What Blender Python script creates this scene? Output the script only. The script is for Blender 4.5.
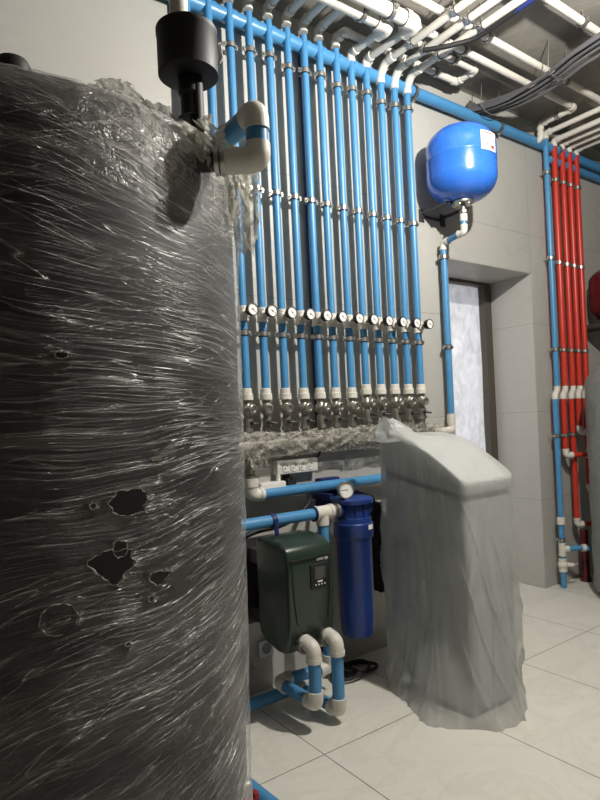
import bpy, bmesh, math, random
from mathutils import Vector, Matrix, noise
random.seed(7)
V = Vector
C = bpy.context.scene.collection
PI = math.pi
for o in list(bpy.data.objects): bpy.data.objects.remove(o)
sc = bpy.context.scene

# ---------------------------------------------------------------- camera
F, YAW, ROLL, H = 590.0, math.radians(35.7), math.radians(-2.7), 1.22
f0 = V((math.sin(YAW), math.cos(YAW), 0)); r0 = V((math.cos(YAW), -math.sin(YAW), 0)); u0 = V((0, 0, 1))
cr, sr = math.cos(ROLL), math.sin(ROLL)
R_ = r0*cr - u0*sr; U_ = u0*cr + r0*sr
if u0.dot(R_) > 0: R_ = r0*cr + u0*sr; U_ = u0*cr - r0*sr
cam = bpy.data.cameras.new('camera'); co = bpy.data.objects.new('camera', cam); C.objects.link(co)
co.matrix_world = Matrix(((R_.x, U_.x, -f0.x, 0), (R_.y, U_.y, -f0.y, 0), (R_.z, U_.z, -f0.z, H), (0, 0, 0, 1)))
cam.sensor_fit = 'VERTICAL'; cam.sensor_height = 36; cam.lens = 36*F/800; cam.shift_y = 20/800
cam.clip_start = 0.02
sc.camera = co
# ---------------------------------------------------------------- light
w = bpy.data.worlds.new('world'); sc.world = w; w.use_nodes = True
w.node_tree.nodes['Background'].inputs[0].default_value = (0.75, 0.85, 1, 1)
w.node_tree.nodes['Background'].inputs[1].default_value = 0.0
def light(name, kind, loc, energy, color, **k):
    l = bpy.data.lights.new(name, kind); l.energy = energy; l.color = color
    for a, b in k.items(): setattr(l, a, b)
    o = bpy.data.objects.new(name, l); o.location = loc; C.objects.link(o); return o
light('ceiling_bulb', 'POINT', (2.0, 0.76, 2.80), 215, (1, 0.96, 0.895), shadow_soft_size=0.022)
light('far_fill_light', 'POINT', (4.6, -1.6, 2.7), 4, (1, 0.95, 0.88), shadow_soft_size=0.25)  # weak fill added out of view, stands for no known fixture
dl = light('next_room_light', 'AREA', (3.2, 3.35, 1.3), 30, (0.93, 0.95, 1.0), shape='RECTANGLE', size=1.1, size_y=2.4)
dl.rotation_euler = (math.radians(-90), 0, 0)
vs = sc.view_settings; vs.view_transform = 'Standard'; vs.look = 'None'; vs.gamma = 1; vs.use_curve_mapping = False
vs.exposure = -0.14

# ---------------------------------------------------------------- materials
def lin(c): return tuple(((x/255)/12.92 if x <= 10 else ((x/255+0.055)/1.055)**2.4) for x in c)
class NT:
    def __init__(s, name):
        s.m = bpy.data.materials.new(name); s.m.use_nodes = True; s.t = s.m.node_tree; s.t.nodes.clear()
        s.out = s.n('ShaderNodeOutputMaterial')
    def n(s, typ, **k):
        x = s.t.nodes.new(typ)
        for a, b in k.items():
            if a.startswith('_'):
                key = a[1:]; key = int(key) if key.isdigit() else key.replace('_', ' ')
                if isinstance(b, bpy.types.NodeSocket): s.t.links.new(b, x.inputs[key])
                else: x.inputs[key].default_value = b
            else: setattr(x, a, b)
        return x
    def l(s, a, b): s.t.links.new(a, b)
    def math(s, op, a, b=0.0, c=None, clamp=False):
        x = s.n('ShaderNodeMath', operation=op, _0=a, _1=b); x.use_clamp = clamp
        if c is not None:
            if isinstance(c, bpy.types.NodeSocket): s.l(c, x.inputs[2])
            else: x.inputs[2].default_value = c
        return x.outputs[0]
    def ramp(s, v, stops, interp='LINEAR'):
        x = s.n('ShaderNodeValToRGB', _0=v); e = x.color_ramp; e.interpolation = interp
        while len(e.elements) < len(stops): e.elements.new(0.5)
        for el, (p, c) in zip(e.elements, stops):
            el.position = p; el.color = (c, c, c, 1) if not hasattr(c, '__len__') else tuple(c)[:3]+(1,)
        return x.outputs[0]
    def noise(s, vec, scale, detail=3, rough=0.55, dist=0.0):
        return s.n('ShaderNodeTexNoise', _Vector=vec, _Scale=scale, _Detail=detail, _Roughness=rough, _Distortion=dist).outputs[0]
    def coord(s, kind='Object'): return s.n('ShaderNodeTexCoord').outputs[kind]
    def pos(s): return s.n('ShaderNodeNewGeometry').outputs['Position']
    def map(s, vec, scale=(1, 1, 1), rot=(0, 0, 0), loc=(0, 0, 0)):
        return s.n('ShaderNodeMapping', _Vector=vec, _Scale=scale, _Rotation=rot, _Location=loc).outputs[0]
    def mixc(s, f, a, b, blend='MIX'):
        x = s.n('ShaderNodeMix', data_type='RGBA', blend_type=blend)
        for key, v in ((0, f), (6, a), (7, b)):
            if isinstance(v, bpy.types.NodeSocket): s.l(v, x.inputs[key])
            else: x.inputs[key].default_value = v if key == 0 else tuple(v)[:3]+(1,)
        return x.outputs[2]
    def bump(s, h, strength=0.3, dist=0.01):
        return s.n('ShaderNodeBump', _Height=h, _Strength=strength, _Distance=dist).outputs[0]
    def bsdf(s, **k): return s.n('ShaderNodeBsdfPrincipled', **k)
    def fin(s, shader): s.l(shader, s.out.inputs[0]); return s.m
def plain(name, rgb, rough=0.45, metal=0.0, var=0.08, scale=25, bump=0.05, coat=0.0, spec=0.5):
    t = NT(name); p = t.coord()
    nz = t.noise(p, scale, 4); c = lin(rgb)
    col = t.mixc(t.math('MULTIPLY', nz, 1.0), [x*(1-var) for x in c], [min(1, x*(1+var)) for x in c])
    rg = t.n('ShaderNodeMapRange', _0=nz, _3=max(0.02, rough-0.06), _4=rough+0.06).outputs[0]
    b = t.bsdf(_Base_Color=col, _Roughness=rg, _Metallic=metal, _Normal=t.bump(t.noise(p, scale*5, 2), bump, 0.002))
    b.inputs['Coat Weight'].default_value = coat; b.inputs['Specular IOR Level'].default_value = spec
    return t.fin(b.outputs[0])
M = {}
M['blue'] = plain('blue_plastic_pipe', (74, 138, 186), 0.36)
M['white'] = plain('white_plastic_fitting', (212, 208, 198), 0.42)
M['red'] = plain('red_plastic_pipe', (192, 52, 40), 0.36)
M['steel'] = plain('zinc_steel', (186, 184, 178), 0.34, 0.9)
M['nickel'] = plain('dull_nickel', (150, 146, 136), 0.42, 0.75, 0.25, 60)
M['dsteel'] = plain('dark_steel', (70, 70, 70), 0.5, 0.5)
M['rubber'] = plain('black_rubber', (22, 22, 23), 0.6)
M['black'] = plain('black_plastic', (17, 17, 18), 0.58)
M['cable'] = plain('grey_cable_sheath', (84, 84, 86), 0.6)
M['navy'] = plain('navy_plastic', (28, 40, 92), 0.4)
M['filterblue'] = plain('filter_blue_plastic', (30, 56, 122), 0.32)
M['green'] = plain('dark_green_plastic', (36, 52, 42), 0.3, coat=0.15)
M['tankblue'] = plain('blue_enamel', (50, 112, 212), 0.26, var=0.04, coat=0.4)
M['tankred'] = plain('red_enamel', (84, 18, 22), 0.3, coat=0.3)
M['tankblack'] = plain('black_tank_shell', (15, 15, 16), 0.55)
M['screen'] = plain('grey_screen', (74, 76, 74), 0.2)
M['paper'] = plain('paper_label', (236, 234, 230), 0.6, bump=0)
M['redink'] = plain('red_ink', (205, 70, 60), 0.6, bump=0)
M['greyink'] = plain('grey_ink', (150, 150, 152), 0.6, bump=0)
M['inkblack'] = plain('black_ink', (20, 20, 20), 0.6, bump=0)
M['cabinet'] = plain('grey_cabinet_plastic', (178, 181, 180), 0.5)
M['seam'] = plain('dark_seam', (30, 32, 32), 0.6)
M['socket'] = plain('socket_plastic', (222, 220, 214), 0.4)
M['frame'] = plain('brown_metal_frame', (78, 72, 64), 0.55, var=0.2, scale=12)
M['lever'] = plain('red_lever_paint', (150, 34, 30), 0.4)

def grid_mask(t, v, period, off, width):
    a = t.math('SUBTRACT', v, off); a = t.math('DIVIDE', a, period); a = t.math('ADD', a, 0.5)
    a = t.math('FRACT', a); a = t.math('SUBTRACT', a, 0.5); a = t.math('ABSOLUTE', a)
    return t.math('LESS_THAN', a, width/period/2)
def tile_mat(name, base, vein, joint, gx, gy, axes, rough, jw, veinscale=1.3):
    t = NT(name); p = t.pos(); s = t.n('ShaderNodeSeparateXYZ', _0=p)
    j = t.math('MAXIMUM', grid_mask(t, s.outputs[axes[0]], gx[0], gx[1], jw), grid_mask(t, s.outputs[axes[1]], gy[0], gy[1], jw))
    wv = t.noise(t.map(p, (veinscale, veinscale*1.6, veinscale)), 1.6, 7, 0.62, 1.2)
    v1 = t.ramp(wv, [(0.40, 0), (0.49, 0.5), (0.52, 0.1), (0.70, 0.35)])
    smear = t.ramp(t.noise(p, 5, 7, 0.72, 1.4), [(0.55, 0), (0.72, 0.9)])
    col = t.mixc(v1, lin(base), lin(vein)); col = t.mixc(t.math('MULTIPLY', smear, 0.6), col, lin(vein))
    col = t.mixc(j, col, lin(joint))
    rg = t.n('ShaderNodeMapRange', _0=smear, _3=rough, _4=rough+0.2).outputs[0]
    b = t.bsdf(_Base_Color=col, _Roughness=rg, _Normal=t.bump(t.math('SUBTRACT', 1.0, j), 0.4, 0.002))
    return t.fin(b.outputs[0])
M['floor'] = tile_mat('pale_floor_tile', (220, 217, 208), (203, 199, 188), (104, 97, 86), (0.603, 1.278), (1.2, 1.725), (0, 1), 0.32, 0.004)
M['wall'] = tile_mat('grey_wall_tile', (178, 177, 171), (170, 168, 162), (140, 138, 132), (1.2, 2.44), (0.6, 0.0), (0, 2), 0.38, 0.003, 0.8)
M['reveal'] = tile_mat('grey_reveal_tile', (178, 177, 171), (170, 168, 162), (140, 138, 132), (9.0, 7.0), (0.6, 0.0), (1, 2), 0.38, 0.003, 0.8)
M['side'] = plain('rough_wall_plaster', (62, 61, 60), 0.8, bump=0.2)
def concrete():
    t = NT('dark_concrete'); p = t.pos()
    n1 = t.noise(p, 1.7, 6, 0.6, 0.5); n2 = t.noise(p, 34, 5, 0.7)
    col = t.mixc(t.ramp(n1, [(0.34, 0), (0.7, 1)]), lin((118, 115, 108)), lin((152, 148, 139)))
    patch = t.ramp(t.noise(t.map(p, (6, 30, 1), (0, 0, 0.5)), 1.5, 6, 0.75, 1.5), [(0.57, 0), (0.66, 0.6)])
    near = t.ramp(t.noise(p, 0.9, 2), [(0.48, 0), (0.58, 1)])
    col = t.mixc(t.math('MULTIPLY', patch, near), col, lin((150, 147, 140)))
    b = t.bsdf(_Base_Color=col, _Roughness=0.85, _Normal=t.bump(t.math('ADD', n1, t.math('MULTIPLY', n2, 0.35)), 0.5, 0.02))
    return t.fin(b.outputs[0])
M['concrete'] = concrete()
def film(name, tint, base, hi, rough, streak_scale, trans=0.25, bump=0.6):
    """crumpled clear film: thicker where it is folded"""
    t = NT(name); p = t.coord()
    n1 = t.noise(p, streak_scale, 5, 0.62, 1.8); n2 = t.noise(p, streak_scale*2.7, 4, 0.6, 1.0)
    r1 = t.math('SUBTRACT', 1.0, t.math('MULTIPLY', t.math('ABSOLUTE', t.math('SUBTRACT', n1, 0.5)), 14.0), clamp=True)
    r2 = t.math('SUBTRACT', 1.0, t.math('MULTIPLY', t.math('ABSOLUTE', t.math('SUBTRACT', n2, 0.5)), 12.0), clamp=True)
    h = t.math('ADD', t.math('MULTIPLY', r1, 0.7), t.math('MULTIPLY', r2, 0.35))
    b = t.bsdf(_Base_Color=tuple(lin(tint))+(1,), _Roughness=rough, _Normal=t.bump(h, bump, 0.012))
    b.inputs['Specular IOR Level'].default_value = 0.7
    tr = t.n('ShaderNodeBsdfTranslucent', _Color=tuple(lin(tint))+(1,))
    m1 = t.n('ShaderNodeMixShader', _0=trans, _1=b.outputs[0], _2=tr.outputs[0])
    tp = t.n('ShaderNodeBsdfTransparent')
    f = t.n('ShaderNodeMapRange', _0=h, _1=0.0, _2=0.9, _3=base, _4=hi).outputs[0]
    m2 = t.n('ShaderNodeMixShader', _0=f, _1=tp.outputs[0], _2=m1.outputs[0])
    return t.fin(m2.outputs[0])
def bagfilm():
    t = NT('milky_bag_film'); p = t.coord()
    n = t.noise(p, 3.2, 3, 0.5, 0.6); b = t.bsdf(_Base_Color=tuple(lin((212, 214, 211)))+(1,), _Roughness=0.3, _Normal=t.bump(n, 0.25, 0.02))
    tr = t.n('ShaderNodeBsdfTranslucent', _Color=tuple(lin((200, 200, 194)))+(1,))
    m1 = t.n('ShaderNodeMixShader', _0=0.3, _1=b.outputs[0], _2=tr.outputs[0]); tp = t.n('ShaderNodeBsdfTransparent')
    lw = t.n('ShaderNodeLayerWeight', _Blend=0.35).outputs['Facing']
    f = t.math('ADD', t.n('ShaderNodeMapRange', _0=n, _1=0.3, _2=0.7, _3=0.36, _4=0.52).outputs[0], t.math('MULTIPLY', lw, 0.35), clamp=True)
    return t.fin(t.n('ShaderNodeMixShader', _0=f, _1=tp.outputs[0], _2=m1.outputs[0]).outputs[0])
M['bag'] = bagfilm()
M['wrap'] = film('wrinkled_wrap_film', (188, 185, 174), 0.15, 0.8, 0.2, 6.0, 0.2, 0.45)
M['flap'] = film('torn_film', (215, 212, 196), 0.55, 0.95, 0.25, 18.0, 0.35, 0.7)
M['greywrap'] = film('grey_tank_wrap', (120, 119, 114), 0.9, 1.0, 0.4, 9.0, 0.0, 0.4)
def doorfilm():
    t = NT('door_film'); p = t.coord()
    n = t.noise(t.map(p, (3.5, 1, 2.0), (0, 0.25, 0)), 3.0, 6, 0.62, 1.6)
    col = t.mixc(t.ramp(n, [(0.3, 0), (0.7, 1)]), lin((205, 206, 212)), lin((248, 248, 252)))
    bmp = t.bump(n, 0.7, 0.03)
    d = t.bsdf(_Base_Color=col, _Roughness=0.3, _Normal=bmp); tr = t.n('ShaderNodeBsdfTranslucent', _Color=col, _Normal=bmp)
    m = t.n('ShaderNodeMixShader', _0=0.3, _1=d.outputs[0], _2=tr.outputs[0])
    return t.fin(m.outputs[0])
M['doorfilm'] = doorfilm()
def stretchfilm():
    """stretch wrap on the tank, UV = (arc length, height) in metres; fold highlights are painted in as whiter, denser film"""
    t = NT('stretch_film'); s = t.n('ShaderNodeSeparateXYZ', _0=t.coord('UV')); u, v = s.outputs[0], s.outputs[1]
    wob = t.noise(t.coord('UV'), 1.6, 2, 0.5)
    def layer(slope_bottom, slope_top, fu, fv, seed, width, bow=0.0, det=1.0):
        sl = t.n('ShaderNodeMapRange', _0=v, _1=0.25, _2=1.8, _3=slope_bottom, _4=slope_top).outputs[0]
        v2 = t.math('ADD', v, t.math('MULTIPLY', sl, u))
        v2 = t.math('ADD', v2, t.math('MULTIPLY', wob, bow))
        c = t.n('ShaderNodeCombineXYZ', _0=t.math('MULTIPLY', u, fu), _1=t.math('MULTIPLY', v2, fv), _2=seed)
        n = t.noise(c.outputs[0], 1.0, det, 0.5, 0.0)
        a = t.math('ABSOLUTE', t.math('SUBTRACT', n, 0.5))
        r = t.math('SUBTRACT', 1.0, t.math('DIVIDE', a, width), clamp=True)
        return t.math('POWER', r, 1.5), n
    r1, n1 = layer(-0.60, 0.34, 2.2, 42, 1.3, 0.035, 0.10)
    r2, n2 = layer(-0.34, 0.20, 1.6, 75, 5.1, 0.04, 0.16)
    r3, n3 = layer(-0.95, 0.62, 3.0, 26, 9.4, 0.02, 0.08)
    r4, n4 = layer(-0.15, 0.08, 1.0, 110, 14.2, 0.06, 0.2)
    r5, n5 = layer(-0.05, -0.35, 2.4, 30, 21.0, 0.02, 0.1)
    def fade(seed, lo, hi): return t.ramp(t.noise(t.map(t.coord('UV'), (2.2, 4.5, 1), (0, 0, 0.2), (seed, seed, 0)), 1.8, 3, 0.6, 0.5), [(lo, 0.05), (hi, 1.0)])
    h = t.math('MULTIPLY', r1, fade(1, .38, .6))
    for rr, w_, sd in ((r2, 0.75, 4), (r3, 0.9, 8), (r4, 0.4, 12), (r5, 0.6, 17)):
        h = t.math('ADD', h, t.math('MULTIPLY', t.math('MULTIPLY', rr, w_), fade(sd, .4, .62)))
    # bunched, crumpled film round the top of the tank
    cn = t.noise(t.coord('Object'), 15.0, 4, 0.6, 1.6)
    crum = t.math('SUBTRACT', 1.0, t.math('MULTIPLY', t.math('ABSOLUTE', t.math('SUBTRACT', cn, 0.5)), 11.0), clamp=True)
    topm = t.math('MULTIPLY', t.n('ShaderNodeMapRange', _0=v, _1=1.66, _2=1.82).outputs[0], t.n('ShaderNodeMapRange', _0=u, _1=-0.06, _2=0.12).outputs[0])
    h = t.math('ADD', h, t.math('MULTIPLY', t.math('MULTIPLY', crum, topm), 1.1))
    haze = t.noise(t.map(t.coord('UV'), (1.4, 5.0, 1)), 2.0, 5, 0.65, 0.4)
    body = t.n('ShaderNodeMapRange', _0=haze, _1=0.35, _2=0.7, _3=0.03, _4=0.15).outputs[0]
    body = t.math('ADD', body, t.math('MULTIPLY', topm, 0.10))
    graze = t.n('ShaderNodeMapRange', _0=t.n('ShaderNodeLayerWeight', _Blend=0.5).outputs['Facing'], _1=0.45, _2=1.0, _3=0.0, _4=0.3).outputs[0]
    f = t.math('ADD', t.math('ADD', body, graze), t.math('MULTIPLY', h, 0.30), clamp=True)  # fold streaks raise opacity, standing in for glints on the wrap
    b = t.bsdf(_Base_Color=tuple(lin((196, 194, 187)))+(1,), _Roughness=0.28, _Normal=t.bump(t.math('ADD', h, t.math('MULTIPLY', n1, 0.5)), 0.7, 0.006))
    b.inputs['Specular IOR Level'].default_value = 0.6
    tp = t.n('ShaderNodeBsdfTransparent')
    gl = t.n('ShaderNodeBsdfGlossy', _Color=(0.95, 0.95, 0.93, 1), _Roughness=0.33, _Normal=t.bump(t.math('ADD', h, t.math('MULTIPLY', n1, 0.6)), 1.0, 0.01))
    b2 = t.n('ShaderNodeMixShader', _0=0.33, _1=b.outputs[0], _2=gl.outputs[0])
    m = t.n('ShaderNodeMixShader', _0=f, _1=tp.outputs[0], _2=b2.outputs[0])
    return t.fin(m.outputs[0])
M['stretch'] = stretchfilm()

# ---------------------------------------------------------------- mesh helpers (world coordinates; part() subtracts the thing's origin)
def fillet(pts, rad, n=6):
    pts = [V(p) for p in pts]; out = [pts[0]]
    for i in range(1, len(pts)-1):
        a, b, c = pts[i-1], pts[i], pts[i+1]
        d1 = (a-b); d2 = (c-b); l = min(rad, d1.length*0.49, d2.length*0.49)
        p1 = b+d1.normalized()*l; p2 = b+d2.normalized()*l
        for k in range(n+1):
            q = k/n; out.append(p1*(1-q)**2 + b*2*q*(1-q) + p2*q*q)
    out.append(pts[-1]); return out
def frame_for(d):
    d = d.normalized(); a = V((0, 0, 1)) if abs(d.z) < 0.9 else V((1, 0, 0))
    x = a.cross(d).normalized(); return x, d.cross(x)
class MB:
    def __init__(s): s.b = bmesh.new()
    def loft(s, rings, cap=True, closed=True):
        R = [[s.b.verts.new(p) for p in r] for r in rings]; n = len(R[0])
        for a, b in zip(R, R[1:]):
            for i in range(n if closed else n-1):
                j = (i+1) % n
                try: s.b.faces.new((a[i], a[j], b[j], b[i]))
                except ValueError: pass
        if cap:
            s.b.faces.new(R[0][::-1]); s.b.faces.new(R[-1])
        return s
    def tube(s, pts, r, seg=14, cap=True):
        pts = [V(p) for p in pts]; rr = r if hasattr(r, '__len__') else [r]*len(pts)
        x, y = frame_for(pts[1]-pts[0]); rings = []
        for i, p in enumerate(pts):
            d = (pts[min(i+1, len(pts)-1)]-pts[max(i-1, 0)]).normalized()
            x = (x-d*x.dot(d)).normalized(); y = d.cross(x)
            rings.append([p+(x*math.cos(2*PI*k/seg)+y*math.sin(2*PI*k/seg))*rr[i] for k in range(seg)])
        return s.loft(rings, cap)
    def cyl(s, a, b, r, r2=None, seg=18): return s.tube([a, b], [r, r if r2 is None else r2], seg)
    def lathe(s, base, axis, prof, seg=28):
        base, axis = V(base), V(axis).normalized(); x, y = frame_for(axis)
        return s.loft([[base+axis*h+(x*math.cos(2*PI*k/seg)+y*math.sin(2*PI*k/seg))*max(r, 1e-4) for k in range(seg)] for r, h in prof])
    def ring(s, c, axis, ro, ri, h, seg=20):
        c, a = V(c), V(axis).normalized()
        return s.lathe_open(c-a*h/2, a, [(ri, 0), (ro, 0), (ro, h), (ri, h), (ri, 0)], seg)
    def lathe_open(s, base, axis, prof, seg=20):
        base, axis = V(base), V(axis).normalized(); x, y = frame_for(axis)
        return s.loft([[base+axis*h+(x*math.cos(2*PI*k/seg)+y*math.sin(2*PI*k/seg))*r for k in range(seg)] for r, h in prof], cap=False)
    def box(s, lo, hi, bev=0.0, seg=2, rot=None, pivot=None):
        lo, hi = V(lo), V(hi); t = bmesh.new(); bmesh.ops.create_cube(t, size=1)
        for v in t.verts: v.co = V((lo.x+(v.co.x+.5)*(hi.x-lo.x), lo.y+(v.co.y+.5)*(hi.y-lo.y), lo.z+(v.co.z+.5)*(hi.z-lo.z)))
        if bev: bmesh.ops.bevel(t, geom=t.edges[:], offset=bev, segments=seg, profile=0.5, affect='EDGES')
        if rot is not None:
            pv = V(pivot) if pivot else (lo+hi)/2
            for v in t.verts: v.co = pv+rot@(v.co-pv)
        return s.add(t)
    def prism(s, poly, off, bev=0.0, seg=2):
        """polygon (list of points) swept by vector off"""
        t = bmesh.new(); a = [t.verts.new(V(p)) for p in poly]; b = [t.verts.new(V(p)+V(off)) for p in poly]; n = len(a)
        t.faces.new(a[::-1]); t.faces.new(b)
        for i in range(n): t.faces.new((a[i], a[(i+1) % n], b[(i+1) % n], b[i]))
        bmesh.ops.recalc_face_normals(t, faces=t.faces[:])
        if bev:
            es = [e for e in t.edges if e.calc_face_angle(0) > 0.6]
            bmesh.ops.bevel(t, geom=es, offset=bev, segments=seg, profile=0.5, affect='EDGES')
        return s.add(t)
    def sphere(s, c, r, sub=2, scale=(1, 1, 1)):
        t = bmesh.new(); bmesh.ops.create_icosphere(t, subdivisions=sub, radius=r)
        for v in t.verts: v.co = V(c)+V((v.co.x*scale[0], v.co.y*scale[1], v.co.z*scale[2]))
        return s.add(t)
    def add(s, t):
        m = bpy.data.meshes.new('t'); t.to_mesh(m); s.b.from_mesh(m); bpy.data.meshes.remove(m); t.free(); return s
def mesh_obj(name, mb, mat, origin, sharp=0.7, flat=False):
    b = mb.b; bmesh.ops.recalc_face_normals(b, faces=b.faces[:])
    for v in b.verts: v.co -= origin
    if not flat:
        for f in b.faces: f.smooth = True
        for e in b.edges:
            if len(e.link_faces) == 2 and e.calc_face_angle(0) > sharp: e.smooth = False
    me = bpy.data.meshes.new(name); b.to_mesh(me); b.free()
    o = bpy.data.objects.new(name, me); C.objects.link(o); me.materials.append(mat); return o
ORI = {}
def tag(o, label, cat, group=None, kind=None):
    if label: o['label'] = label
    if cat: o['category'] = cat
    if group: o['group'] = group
    if kind: o['kind'] = kind
    return o
def thing(name, label, cat, loc=(0, 0, 0), group=None):
    o = bpy.data.objects.new(name, None); C.objects.link(o); o.empty_display_size = 0.05
    o.location = loc; ORI[o.name] = V(loc); return tag(o, label, cat, group)
def root_origin(p):
    while p.parent: p = p.parent
    return ORI[p.name]
def part(name, mb, mat, parent, label=None, **k):
    o = mesh_obj(name, mb, mat, root_origin(parent), **k); o.parent = parent
    if label: o['label'] = label
    return o
def single(name, mb, mat, label, cat, loc=(0, 0, 0), group=None, kind=None, **k):
    o = mesh_obj(name, mb, mat, V(loc), **k); o.location = loc; ORI[o.name] = V(loc); return tag(o, label, cat, group, kind)
def struct(name, mb, mat, parent=None, **k):
    o = mesh_obj(name, mb, mat, V((0, 0, 0)) if parent is None else V((0, 0, 0)), **k)
    if parent: o.parent = parent
    else: o['kind'] = 'structure'; ORI[o.name] = V((0, 0, 0))
    return o
def copy_tree(o, parent=None):
    c = o.copy(); C.objects.link(c)
    if parent is not None: c.parent = parent
    for ch in list(o.children): copy_tree(ch, c)
    return c
def dup(root, loc, label=None, rotz=None):
    c = copy_tree(root); c.location = loc; ORI[c.name] = V(loc)
    if label: c['label'] = label
    if rotz is not None: c.rotation_euler.z = rotz
    return c
def elbow_mb(p, d1, d2, r, L, mb=None):
    """moulded pipe elbow: body with a thicker collar on each socket"""
    mb = mb or MB(); p, d1, d2 = V(p), V(d1).normalized(), V(d2).normalized(); ro = r*1.17
    mb.tube(fillet([p+d1*L, p, p+d2*L], L*0.85, 8), ro, 18)
    for d in (d1, d2): mb.cyl(p+d*(L-0.28*L), p+d*L*1.04, ro*1.09)
    return mb
def collar(mb, p, d, r, L):
    p, d = V(p), V(d).normalized(); mb.cyl(p-d*L/2, p+d*L/2, r*1.3); return mb
def tee_mb(p, d, br, r, L, LB):
    mb = MB(); p, d, br = V(p), V(d).normalized(), V(br).normalized(); ro = r*1.24
    mb.cyl(p-d*L, p+d*L, ro); mb.cyl(p, p+br*LB, ro*0.95)
    for e in (-1, 1): mb.cyl(p+d*e*L*0.7, p+d*e*L*1.02, ro*1.1)
    return mb

W = 2.309                      # face of the tiled wall
CEIL = 3.19
# ---------------------------------------------------------------- structure
XL, XR, YB = -1.7, 5.4, -2.6
DX0, DX1, DZ, DY = 2.79, 3.644, 2.142, 2.664
struct('floor', MB().box((XL, YB, -0.1), (XR, W+0.45, 0)), M['floor'], flat=True)
struct('ceiling', MB().box((XL, YB, CEIL), (XR, W+0.45, CEIL+0.12)), M['concrete'], flat=True)
wb = MB(); wb.box((XL, W, 0), (DX0, DY+0.1, CEIL)); wb.box((DX1, W, 0), (XR, DY+0.1, CEIL)); wb.box((DX0, W, DZ), (DX1, DY+0.1, CEIL))
struct('wall_back', wb, M['wall'], flat=True)
rv = MB(); rv.box((DX1-0.004, W+0.002, 0), (DX1, DY, DZ)); rv.box((DX0, W+0.002, 0), (DX0+0.004, DY, DZ)); rv.box((DX0, W+0.002, DZ-0.004), (DX1, DY, DZ))
struct('trim_1', rv, M['reveal'], flat=True)
struct('wall_left', MB().box((XL-0.1, YB, 0), (XL, W, CEIL)), M['side'], flat=True)
struct('wall_right', MB().box((XR, YB, 0), (XR+0.1, W, CEIL)), M['side'], flat=True)
struct('wall_front', MB().box((XL, YB-0.1, 0), (XR, YB, CEIL)), M['side'], flat=True)
d1 = struct('door_1', MB().box((DX1-0.078, DY-0.03, 0), (DX1-0.004, DY+0.06, DZ-0.004)).box((DX0+0.004, DY-0.03, 0), (DX0+0.05, DY+0.06, DZ-0.004)).box((DX0+0.05, DY-0.03, DZ-0.026), (DX1-0.078, DY+0.06, DZ-0.004)), M['frame'], flat=True)
# film sheet hung over the doorway (rippled)
fm = MB(); nx, nz = 36, 80; rows = []
for j in range(nz+1):
    row = []
    for i in range(nx+1):
        x = DX0+0.052+(DX1-0.132-DX0)*i/nx; z = 0.01+(DZ-0.04)*j/nz
        y = DY+0.02+0.012*noise.noise(V((x*5, z*1.2, 3)))+0.006*noise.noise(V((x*14, z*3, 8)))
        row.append(V((x, y, z)))
    rows.append(row)
fm.loft(rows, cap=False, closed=False)
single('plastic_sheet', fm, M['doorfilm'], 'translucent white plastic film hung across the bright doorway', 'plastic sheet')
ORI['plastic_sheet'] = V((0, 0, 0))

# ---------------------------------------------------------------- blue risers on the wall
RY = W-0.06; PR = 0.0185
def clamp_parts(c, r, parent, wall_dist, axis=(0, 0, 1), to=(0, 1, 0)):
    """split pipe clamp: ring, two ears with bolts, stud to the wall, rubber liner"""
    c, a, t = V(c), V(axis).normalized(), V(to).normalized(); sd = a.cross(t).normalized()
    m = MB(); m.ring(c, a, r+0.0055, r+0.003, 0.02)
    for e in (-1, 1):
        q = c+sd*e*(r+0.011); X, Y = sd*0.008, t*0.004
        m.prism([q-X-Y-a*0.01, q+X-Y-a*0.01, q+X+Y-a*0.01, q-X+Y-a*0.01], a*0.02)
        m.cyl(q-t*0.011, q+t*0.011, 0.0035, seg=8); m.cyl(q-t*0.011, q-t*0.007, 0.0065, seg=6)
    m.cyl(c+t*(r+0.003), c+t*wall_dist, 0.004, seg=8); m.cyl(c+t*(r+0.003), c+t*(r+0.016), 0.007, seg=6)
    o = part('clamp', m, M['steel'], parent)
    part('rubber_liner', MB().ring(c, a, r+0.0034, r+0.0004, 0.026), M['rubber'], o)
    return o
RX = [1.0135*x for x in (1.11, 1.212, 1.315, 1.414, 1.519, 1.622, 1.719, 1.812, 1.917, 2.014, 2.116, 2.216, 2.317, 2.414)]
ordn = ['', 'second', 'third', 'fourth', 'fifth', 'sixth', 'seventh', 'eighth', 'ninth', 'tenth', 'eleventh', 'twelfth', 'thirteenth', 'fourteenth']
def rank(i):      # i counts from the left of the 14; the rightmost is 13
    k = 13-i
    return 'rightmost' if k == 0 else ordn[k]+' from the right'
RZ, RUNZ, XZ = 3.045, 3.078, 3.13
riser_things = []
AZ = lambda i: 1.318 if i < 9 else 1.334
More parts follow.
